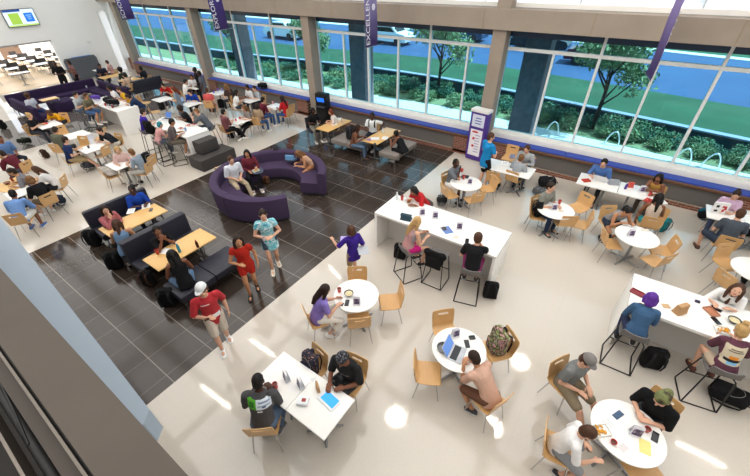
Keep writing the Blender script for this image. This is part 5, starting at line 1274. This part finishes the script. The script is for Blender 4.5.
# counter near the far sofa
person('person in olive t-shirt and denim shorts on a stool at the bag-covered counter', (86, 96), 30, 'bar', sk='t', top=('#6a6550', 'short'), low=('#46608a', 'short'), hair=('short', 'br'), arms=('table', 'table'), lean=14, head=20, h=1.74, chair=ST('under the person in the olive t-shirt'))
person('person in grey top at the left end of the bag-covered counter', (75.5, 95), 40, 'bar', sk='l', top=('#b4b8bc', 'short'), low=('#4a5468', 'long'), hair=('short', 'dbr'), arms=('table', 'table'), lean=10, head=18, h=1.7, chair=ST('under the person in the grey top'))
person('person in white t-shirt on the far side of the bag-covered counter', (109, 88), 260, 'bar', sk='b', top=('#ece9e6', 'short'), low=('#2f3644', 'long'), hair=('bob', 'blk'), arms=('table', 'table'), lean=14, head=20, f=True, h=1.68, chair=ST('under the person in white at the bag-covered counter'))
person('person in yellow top on the far side of the bag-covered counter', (119, 90), 260, 'bar', sk='l', top=('#d9a72a', 'short'), low=('#2f3644', 'long'), hair=('short', 'br'), arms=('table', 'table'), lean=14, head=20, f=True, h=1.64, chair=ST('under the person in yellow at the bag-covered counter'))
person('person in navy shirt bending over the right end of the bag-covered counter', (128, 97), 230, 'bar', sk='t', top=('#1f3050', 'half'), low=('#2a2f3c', 'long'), hair=('short', 'dbr'), arms=('table', 'tablein'), lean=34, head=30, h=1.74, chair=ST('under the person in navy'))
pack(100, 100, .4, 'purple bag on the counter near the far sofa', '#5a3f9a', '#7a5fc0', 1.055, 1.2, 'bags on the counter near the far sofa', .8, (0, 0, .1)); pack(111, 102, .9, 'black bag in the middle of the counter near the far sofa', '#141416', '#1f1f22', 1.055, 1.3, 'bags on the counter near the far sofa', 1.0, (0, 0, .1)); pack(119, 105, .2, 'black and grey bag nearest the end of the counter near the far sofa', '#17171a', '#3a3a3e', 1.055, 1.2, 'bags on the counter near the far sofa', 1.1, (0, 0, .1))
cup(106, 106, '#b8322a', 'red cup on the bag-covered counter', 1.055); paper(103, 104, 'white sheet on the bag-covered counter', .3, 1.055); cup(113, 108, '#8a3a34', 'dark red cup on the bag-covered counter', 1.055)
# ---------------- row of small tables, left
L1, L2, L3, L4 = (-19.35, 4.25), (-17.15, 4.4), (-15.25, 4.15), (-13.0, 4.1)
qtab(L1[0], L1[1], .74, .74, 'white table with red food boxes beside the far purple sofa', 'white tables in the left row'); qtab(L2[0], L2[1], .74, .74, 'white table with papers left of the dark t-shirt', 'white tables in the left row'); qtab(L3[0], L3[1], .74, .74, 'white table in front of the dark t-shirt', 'white tables in the left row'); qtab(L4[0], L4[1], .74, .74, 'white table between the two older-looking sitters, nearest the booths', 'white tables in the left row')
person('person in black top with pale blond hair at the red food boxes', (29.5, 116), (L1[0]+.3, L1[1]+.1), sk='l', top=('#1c1c20', 'short'), low=('#33363e', 'long'), hair=('bun', 'bl'), arms=('table', 'tablein'), lean=12, head=20, f=True, h=1.66, chair=CH('under the person in black with pale hair'))
person('person in yellow t-shirt bending over the red food boxes', (49, 113), (L1[0]-.2, L1[1]-.2), sk='b', top=('#e0a01c', 'short'), low=('#2f333c', 'long'), hair=('short', 'br'), arms=('table', 'table'), lean=36, head=30, h=1.7, chair=CH('under the person in the yellow t-shirt'))
person('person in olive grey jacket at the table with papers', (55.5, 130), (L2[0], L2[1]), sk='t', top=('#5f6152', 'half'), low=('#3a3c40', 'long'), hair=('short', 'dbr'), arms=('table', 'lap'), lean=14, head=24, h=1.74, chair=CH('under the person in the olive grey jacket'))
person('person in navy t-shirt and khaki shorts at the table facing the dark t-shirt', (65.5, 140), (L3[0], L3[1]+.1), sk='l', top=('#22305a', 'short'), low=('#9a8866', 'short'), hair=('short', 'dbr'), arms=('table', 'lap'), lean=10, head=20, h=1.74, legs='out', chair=CH('under the person in the navy t-shirt and khaki shorts'))
person('person in dark charcoal t-shirt leaning on the table on both forearms', (99.5, 131), (L3[0]-.1, L3[1]), sk='l', top=('#23262c', 'half'), low=('#c9c2b4', 'long'), hair=('short', 'dbr'), arms=('table', 'table'), lean=28, head=18, h=1.8, chair=CH('under the person in the dark charcoal t-shirt'))
chair_at(82, 148, 300, 'empty light wooden chair between the two middle white tables of the left row'); chair_at(103, 155, (L3[0]-.1, L3[1]), 'empty light wooden chair in front of the dark charcoal t-shirt'); chair_at(101, 138, 225, 'empty light wooden chair seen edge-on behind the dark charcoal t-shirt'); chair_at(66, 136, (L2[0], L2[1]), 'empty light wooden chair behind the table with papers')
person('person in pale pink shirt with light hair at the table nearest the booths', (117.5, 150), (L4[0]+.1, L4[1]), sk='l', top=('#d8b6b0', 'half'), low=('#d8d2c8', 'long'), hair=('bob', 'bl'), arms=('table', 'table'), lean=10, head=18, f=True, h=1.62, chair=CH('under the person in the pale pink shirt'))
person('person in grey-blue shirt with brown hair, back turned, at the table nearest the booths', (131.5, 152.5), (L4[0]-.1, L4[1]-.1), sk='l', top=('#8b98a6', 'half'), low=('#b9b8b4', 'long'), hair=('short', 'lbr'), arms=('table', 'table'), lean=14, head=18, h=1.62, shoe=('#1a1a1c', '#1a1a1c'), chair=CH('under the person in the grey-blue shirt'))
_, cp, cz = chair_at(149, 165, 205, 'light wooden chair with a black and white backpack beside the grey-blue shirt'); place('pk3', build_pack('#17171a', '#d8d8d8', 1.0), (cp.x, cp.y, .46), cz+PI, 'black backpack with white patch on a chair beside the grey-blue shirt', 'backpacks on chairs')
_, cp, cz = chair_at(112, 176, (L4[0], L4[1]), 'light wooden chair with a grey jacket at the front of the table nearest the booths')
bm = B(); ell(bm, (0, 0, .08), (.17, .16, .08)); ell(bm, (.08, .08, .1), (.12, .1, .08)); ell(bm, (-.06, -.08, .12), (.12, .1, .1)); jo = obj('jacket', bm, fab('#a9a39e'), None, voxel=.02); jo.location = (cp.x, cp.y, .46); tag(jo, 'crumpled grey jacket on the chair nearest the booths', 'jacket')
food(45, 124, 'red food boxes on the table by the far purple sofa', c='#b83a34', tray='#d8564a'); food(52, 121, 'white food box on the table by the far purple sofa', c='#a8462c'); paper(77, 133, 'printed sheet at the table left of the dark t-shirt', .5); paper(91, 150, 'white sheet in front of the navy t-shirt', .3); cup(89, 148, '#3a3a4a', 'dark cup on the table in front of the dark charcoal t-shirt', h=.08); paper(121, 164, 'white sheets on the table nearest the booths', .5)
pack(31, 143, .5, 'black and green backpack on the cream floor in front of the first left table', '#1a211a', '#2d3a2c', tilt=1.2, off=(0, 0, .1)); pack(92, 168, .9, 'dark grey backpack on the floor below the khaki shorts', '#3a3b40', '#4a4b50', tilt=1.1, off=(0, 0, .1)); pack(62, 203, .9, 'navy backpack on the floor by the cluster at the left edge', '#1b2233', '#252d42', tilt=1.0, off=(0, 0, .08), scale=1.2); pack(47, 158, .3, 'brown bag on the floor behind the olive grey jacket', '#3a2a20', '#5a4232', scale=.8)
pack(4, 129, .5, 'black bag on the floor at the left edge')
# cluster at the left edge
E1 = (-14.3, 1.62); place('ert', build_rect(.9, .9, MAPLE), (E1[0], E1[1], 0), .3, 'wood-topped table crowded with things at the left edge', 'tables at the left edge'); qtab(-13.55, 1.5, .6, .6, 'small white table in front of the person in black at the left edge', 'tables at the left edge')
person('person in maroon sweater bending to the left at the left edge', (2, 154), (-16.9, 1.7), sk='l', top=('#5a1f2b', 'long'), low=('#3f444c', 'long'), hair=('short', 'dbr'), arms=('table', 'table'), lean=36, head=20, h=1.76, chair=CH('under the person in the maroon sweater'))
person('person with long brown hair in white top at the left edge cluster', (36, 170), (-14.2, 1.7), sk='l', top=('#dcdad8', 'short'), low=('#26282e', 'long'), hair=('long', 'br'), arms=('table', 'table'), lean=26, head=26, f=True, h=1.66, chair=CH('under the person with long brown hair in white'))
person('person in black top with brown hair, back turned, at the left edge cluster', (30, 180), (-14.2, 1.6), sk='l', top=('#17171a', 'half'), low=('#6a5a4a', 'short'), hair=('bob', 'lbr'), arms=('table', 'table'), lean=16, head=18, f=True, h=1.68, chair=CH('under the person in black at the left edge'))
person('person in light blue shirt leaning over the wood table at the left edge', (13, 194), (-13.6, 1.9), sk='b', top=('#6f93c9', 'half'), low=('#d8d4cc', 'short'), hair=('buzz', 'blk'), arms=('table', 'table'), lean=30, head=24, h=1.76, shoe=('#3f6fae', '#e0e0e0'), chair=CH('under the person in light blue'))
person('person in grey plaid with dark hair behind the wood table at the left edge', (12, 172), (-14.2, 1.4), sk='t', top=('#77757a', 'half'), low=('#3a3d44', 'long'), hair=('short', 'dbr'), arms=('table', 'table'), lean=20, head=24, h=1.72, chair=CH('under the person in grey plaid'))
person('person in faded blue shirt cut by the left edge', (0, 139), 20, sk='b', top=('#5f7fae', 'half'), low=('#2b303c', 'long'), hair=('short', 'blk'), arms=('lap', 'lap'), lean=6, head=10, h=1.76, chair=CH('under the person cut by the left edge'))
bowl(8, 184, 'dark bowl on the wood table at the left edge', .745, '#5a4438', '#8a5a42'); cup(13, 181, '#8a3a34', 'red cup on the wood table at the left edge'); paper(22, 184, 'dark printed sheet on the small white table at left', .5, colr='#d8d8dc'); cup(20, 181, '#4a4a52', 'dark cup on the small white table at left', h=.09); pack(-1, 224, .4, 'blue-black bag on the floor at the left edge by the parapet', '#1f2a40', '#2f3c58', tilt=1.1, off=(.35, 0, .1))
# ---------------- tables between the counters and the window
def cl(lab): return CH(lab)
M = {'a': (-18.75, 8.8), 'b': (-16.9, 9.1), 'c': (-19.2, 11.0), 'd': (-17.3, 10.95), 'e': (-14.95, 11.0), 'f': (-13.1, 8.85), 'g': (-13.2, 10.95)}
ML = {'a': 'white table in front of the red t-shirt near the far grey strip', 'b': 'white table in front of the blue t-shirt', 'c': 'white table with two people in white near the column', 'd': 'white table with purple cups right of the left column', 'e': 'white table under the window bench with two people side by side', 'f': 'white table between the maroon t-shirt and the brown hair', 'g': 'white table between the maroon and the red sitters near the column'}
for q in M: qtab(M[q][0], M[q][1], .74, .74, ML[q], 'white tables in the middle left rows')
person('person in red t-shirt bending over the white table near the far grey strip', (163, 86), (M['a'][0]-.2, M['a'][1]-.3), sk='l', top=('#b0201f', 'half'), low=('#3a3f4c', 'long'), hair=('short', 'dbr'), arms=('table', 'table'), lean=34, head=26, h=1.74, chair=cl('under the person bending in red'))
person('person in grey-blue top with auburn hair standing between the white tables', (173, 89), 235, 'stand', sk='l', top=('#7f8a98', 'short'), low=('#5a6470', 'long'), hair=('long', 'aub'), arms=('belly', 'side'), lean=4, head=20, f=True, h=1.68)
person('person in blue t-shirt bending over a laptop left of the column', (189.5, 92.5), (M['b'][0], M['b'][1]-.1), sk='l', top=('#1c3f9a', 'half'), low=('#26282e', 'long'), hair=('short', 'blk'), arms=('table', 'table'), lean=26, head=24, h=1.76, chair=cl('under the person in the blue t-shirt'))
laptop(181, 103, 'dark laptop in front of the blue t-shirt', .9, shell='#3a3c42', scr='#7088a8', w=.3); paper(193, 103, 'white sheet on the table of the blue t-shirt', .3)
person('person in white t-shirt with black hair facing the room left of the column', (191.5, 77), (M['c'][0]+.1, M['c'][1]-.4), sk='t', top=('#ebe9e8', 'half'), low=('#2b303c', 'long'), hair=('short', 'blk'), arms=('table', 'table'), lean=14, head=18, h=1.76, chair=cl('under the person in white facing the room'))
person('person in white shirt with dark hair turned away left of the column', (185.5, 81.5), (M['c'][0]+.4, M['c'][1]+.1), sk='l', top=('#e9e6e2', 'half'), low=('#33363e', 'long'), hair=('short', 'blk'), arms=('table', 'lap'), lean=14, head=18, h=1.74, chair=cl('under the person in white turned away'))
person('person in grey dress standing beside the left column', (199, 73.5), 215, 'stand', sk='d', top=('#5f6470', 'short'), low=('#5f6470', 'short'), hair=('short', 'blk'), arms=('side', 'belly'), lean=3, head=10, f=True, h=1.72)
person('person in black standing by the window bench left of the column', (194.5, 70), 250, 'stand', sk='d', top=('#17171a', 'half'), low=('#1d1f24', 'long'), hair=('short', 'blk'), arms=('side', 'side'), lean=3, head=6, h=1.78)
person('person in coral red t-shirt at the table right of the left column', (207, 90.5), (M['d'][0], M['d'][1]-.2), sk='l', top=('#cf5a58', 'short'), low=('#a87a5c', 'mini'), hair=('short', 'br'), arms=('table', 'lap'), lean=12, head=14, h=1.7, f=True, chair=cl('under the person in coral red'))
person('person with brown hair in dark top at the purple cups', (226, 86.5), (M['d'][0], M['d'][1]-.1), sk='l', top=('#4a3a36', 'short'), low=('#33363e', 'long'), hair=('long', 'lbr'), arms=('table', 'lap'), lean=14, head=20, f=True, h=1.68, chair=cl('under the person at the purple cups'))
cup(214, 93, '#6a4ab0', 'purple cup nearest the coral t-shirt'); cup(218, 91, '#7a5ac0', 'purple cup in the middle of the table right of the left column'); cup(222, 91, '#9a8ac8', 'lilac cup nearest the brown hair'); tray_thing(197, 87, 'black tray on the table with two people in white', w=.3, d=.2)
person('person with long black hair in white t-shirt in front of the window bench', (236.5, 92.5), (M['e'][0], M['e'][1]-.1), sk='t', top=('#eae8e6', 'short'), low=('#3a4250', 'long'), hair=('long', 'blk'), arms=('table', 'table'), lean=14, head=18, f=True, h=1.68, chair=cl('under the person with long black hair in white'))
person('person in white shirt at the left of two sitters by the window bench', (247, 87.5), 265, sk='b', top=('#dcdcde', 'half'), low=('#333844', 'long'), hair=('short', 'blk'), arms=('table', 'table'), lean=12, head=16, h=1.72, chair=cl('under the left of two sitters by the window bench'))
person('person in pale grey shirt at the right of two sitters by the window bench', (254.5, 88.5), 255, sk='l', top=('#a9adb2', 'half'), low=('#333844', 'long'), hair=('short', 'dbr'), arms=('table', 'table'), lean=14, head=18, h=1.72, chair=cl('under the right of two sitters by the window bench'))
person('person in dusty maroon t-shirt and black trousers with beard at the middle left table', (223.5, 112), (M['f'][0], M['f'][1]-.1), sk='l', top=('#7a4a50', 'half'), low=('#1a1a1d', 'long'), hair=('short', 'blk'), arms=('table', 'phone'), lean=6, head=14, h=1.78, legs='out', chair=cl('under the person in the dusty maroon t-shirt'))
person('person with long light brown hair in grey top across from the dusty maroon t-shirt', (244, 108), (M['f'][0], M['f'][1]), sk='l', top=('#8f8580', 'short'), low=('#1c1c20', 'long'), hair=('long', 'lbr'), arms=('table', 'table'), lean=14, head=20, f=True, h=1.68, legs='out', chair=cl('under the person with light brown hair'))
person('person in tan top with dark hair seen behind the light brown hair', (257.5, 106), (M['g'][0]+.1, M['g'][1]-.1), sk='b', top=('#a68d72', 'short'), low=('#3f5a88', 'long'), hair=('bob', 'dbr'), arms=('table', 'lap'), lean=14, head=16, f=True, h=1.66, chair=cl('under the person in the tan top'))
person('person in maroon shirt left of the white table near the middle column', (263, 100), (M['g'][0]+.2, M['g'][1]), sk='l', top=('#5f1f30', 'half'), low=('#3f5a88', 'long'), hair=('short', 'blk'), arms=('table', 'table'), lean=12, head=14, h=1.72, chair=cl('under the person in maroon near the middle column'))
person('person in bright red t-shirt at the right of the table near the middle column', (282, 98.5), (M['g'][0], M['g'][1]-.1), sk='b', top=('#c0222c', 'short'), low=('#3f5f92', 'long'), hair=('long', 'dbr'), arms=('table', 'table'), lean=10, head=16, f=True, h=1.7, chair=cl('under the person in bright red'))
chair_at(289, 112, 180, 'empty light wooden chair behind the bright red t-shirt by the middle column'); pack(213, 112, .4, 'dark grey backpack on the floor below the purple cups', '#2b2c30', '#3c3d42'); pack(222, 108, .9, 'black bag on the floor under the table right of the left column'); pack(232, 138, .3, 'black backpack on the floor below the black trousers'); pack(262, 124, .8, 'blue and white bag on the floor by the maroon shirt', '#8a9ab8', '#3f567f'); pack(163, 109, .4, 'dark bag on the floor by the grey-blue top', '#222326', '#303236')
for k_, (px, py) in enumerate(((236, 121), (240, 119))): cup(px, py, ['#c23a34', '#b8463e'][k_], ['red cup nearest the dusty maroon t-shirt', 'red cup nearest the light brown hair'][k_], h=.09)
cup(273, 104, '#d89aa0', 'pink cup on the white table near the middle column'); paper(270, 107, 'white sheet on the table near the middle column', .2); paper(249, 101, 'white sheet by the two side-by-side sitters', .1); chair_at(145, 103, 40, 'empty light wooden chair left of the red t-shirt table'); chair_at(155, 112, 60, 'empty light wooden chair in front of the red t-shirt table'); chair_at(180, 101, 30, 'empty light wooden chair between the red and the blue t-shirts')
pack(266, 76+11, .2, 'black bag lying on the window bench left of the middle column', '#17171a', '#202024', .76, 1.3, 'bags on the window bench', 1.1, (.1, -.1, .1))
PK2 = None
# ---------------- far left corner
qtab(-24.1, 10.1, .7, 1.4, 'maple table by the far window bench', 'maple tables in the far corner', MAPLE, True); qtab(-25.9, 9.75, .7, 1.3, 'maple table nearest the far wall', 'maple tables in the far corner', MAPLE, True); qtab(-28.2, 10.2, .8, .8, 'white table beside the dark partition by the far wall')
bench_straight('booth_bench', 'long dark bench with back in the far corner', 'bench', -23.35, -22.7, 9.3, 11.0, 'E', bh=.85, group='dark benches in the far corner')
person('person in dark blue shirt at the white table by the far wall', (99.5, 66), -20, sk='b', top=('#252a3c', 'short'), low=('#2b2f3a', 'long'), hair=('short', 'blk'), arms=('table', 'table'), lean=14, head=16, chair=CH('under the person in dark blue by the far wall'))
person('person in pink top by the far wall', (107, 62.5), 220, sk='l', top=('#c99a94', 'short'), low=('#3a3f4c', 'long'), hair=('short', 'dbr'), arms=('table', 'lap'), lean=8, head=12, f=True, chair=CH('under the person in pink by the far wall'))
person('person in dark green with black hair at the far maple tables', (120, 70), 200, sk='d', top=('#2a3a34', 'short'), low=('#22252c', 'long'), hair=('afro', 'blk'), arms=('table', 'table'), lean=12, head=14, chair=CH('under the person in dark green'))
person('person in beige shirt between the far maple tables', (124, 75.5), 200, sk='l', top=('#c2a58c', 'half'), low=('#3a3f4c', 'long'), hair=('short', 'dbr'), arms=('table', 'table'), lean=14, head=18, chair=CH('under the person in beige'))
person('person in black by the far window bench', (140.5, 68.5), 215, sk='d', top=('#1d2028', 'short'), low=('#22252c', 'long'), hair=('short', 'blk'), arms=('table', 'lap'), lean=10, head=14, chair=CH('under the person in black by the far window bench'))
pack(101, 82, .3, 'blue and black bag on the floor by the far maple tables', '#1f2f52', '#17171a')
paper(130, 79, 'white sheet on the maple table by the far window bench', .2); tray_thing(138, 77, 'blue tray on the maple table by the far window bench', c='#4f7fb0')
DP = DPURP
bench_straight('sectional_sofa', 'long dark purple sofa run in front of the two standing people', 'sofa', -26.0, -25.2, 4.6, 8.7, 'W', DP, .44, .78, BLACKM, 'dark purple sofas far left', .2, 4); bench_straight('sectional_sofa', 'dark purple sofa arm nearest the first left table', 'sofa', -25.15, -22.1, 4.55, 5.3, 'S', DP, .44, .78, BLACKM, 'dark purple sofas far left', .2, 3); bench_straight('sectional_sofa', 'dark purple sofa arm on the side of the bag-covered counter', 'sofa', -25.15, -21.9, 8.0, 8.75, 'N', DP, .44, .78, BLACKM, 'dark purple sofas far left', .2, 3)
OT = at(60, 100.5, .5)
block('ottoman', 'dark purple square ottoman inside the far sofa', 'ottoman', OT.x-.5, OT.x+.5, OT.y-.5, OT.y+.5, 0, .5, DP); cup(59.5, 100.2, '#dfe4ea', 'white cup on the dark purple ottoman', .5); cup(87, 88, '#e8e8ea', 'white cup at the corner of the far purple sofa', .45)
person('person in pale top with curly brown hair on the far purple sofa', (27.5, 96), 20, 'sofa', sk='b', top=('#c9cbd6', 'short'), low=('#2f3f6a', 'long'), hair=('curly', 'br'), arms=('lap', 'lap'), lean=6, head=16, f=True, legs='out')
t = qtab(-23.7, 5.75, .5, .7, 'small maple table in front of the curly-haired person', 'small tables far left', MAPLE)
person('person in black t-shirt standing with folded arms by the far purple sofa', (54.5, 63.5), 320, 'stand', sk='d', top=('#161619', 'half'), low=('#15161a', 'long'), hair=('buzz', 'blk'), arms=('belly', 'belly'), lean=3, head=16, h=1.84)
person('person in patterned top and black trousers standing by the far purple sofa', (68.5, 62.5), 270, 'stand', sk='b', top=(pattern_material(['#2a1f24', '#9a6a66', '#2a1f24'], 12), 'short'), low=('#141417', 'long'), hair=('bob', 'blk'), arms=('belly', 'phone'), lean=3, head=16, f=True, h=1.74)
bm = B(); prism(bm, [(-.55, -.04), (.55, -.04), (.55, .04), (-.55, .04)], .05, 1.3)
t = thing('room_divider', 'grey curved-top room divider with blue edge against the far wall', 'divider', (-30.3, 10.0, 0), PI/2)
rings = [[V((x, yy, z)) for x, z in ((-.95, .06), (.95, .06), (.95, 1.15), (.85, 1.3), (-.85, 1.3), (-.95, 1.15))] for yy in (-.05, .05)]
bm = B(); ringloft(bm, rings); obj('panel', bm, mat('#55585e', .8, 0, .1, 30), t, False); obj('top_edge', bx((.1, 0, 1.31), (1.1, .11, .03)), mat('#3f78c0', .6), t)
for sx in (-1, 1): obj('foot', bx((sx*.7, 0, .03), (.08, .4, .06), None, .01), BLACKM, t)
# ---------------- room beyond the opening
def build_black_chair():
    t = thing('stacking_chair', '', 'chair'); FB = mat('#2a2523', .8, 0, .1, 20)
    obj('seat', bx((0, .02, .45), (.44, .42, .05), None, .02), FB, t); obj('backrest', bx((0, -.21, .72), (.44, .04, .44), Matrix.Rotation(.12, 3, 'X'), .015), FB, t)
    for sx in (-1, 1):
        for sy in (-1, 1): bm = B(); tube(bm, [(sx*.19, sy*.17, .43), (sx*.21, sy*.22, .005)], .012, 6); obj('leg', bm, STEEL, t)
    return t
n = 0
for i, x in enumerate((-33.9, -35.6, -37.3, -39.0)):
    for j, y in enumerate((5.9, 7.5, 9.1, 10.7)):
        qtab(x, y, .75, 1.2, 'white table in the room beyond the wide opening', 'white tables in the room beyond the opening')
        for sx in (-1, 1): place('blk', build_black_chair, (x+sx*.62, y+.1*math.sin(i*3+j), 0), PI/2 if sx > 0 else -PI/2, 'dark brown chair in the room beyond the wide opening', 'dark chairs in the room beyond the opening')
t = qtab(-31.9, 7.0, .5, 1.0, 'low pale table just beyond the opening')

finish_remesh()
# ------------------------------------------------------------------ render look
SC.view_settings.view_transform = 'Standard'; SC.view_settings.look = 'None'; SC.view_settings.gamma = 1; SC.view_settings.use_curve_mapping = False
SC.view_settings.exposure = EXPOSURE
SC.cycles.use_denoising = True
SC.cycles.max_bounces = 6; SC.cycles.diffuse_bounces = 3; SC.cycles.glossy_bounces = 3; SC.cycles.transparent_max_bounces = 10
SC.cycles.caustics_reflective = False; SC.cycles.caustics_refractive = False; SC.cycles.sample_clamp_indirect = 6
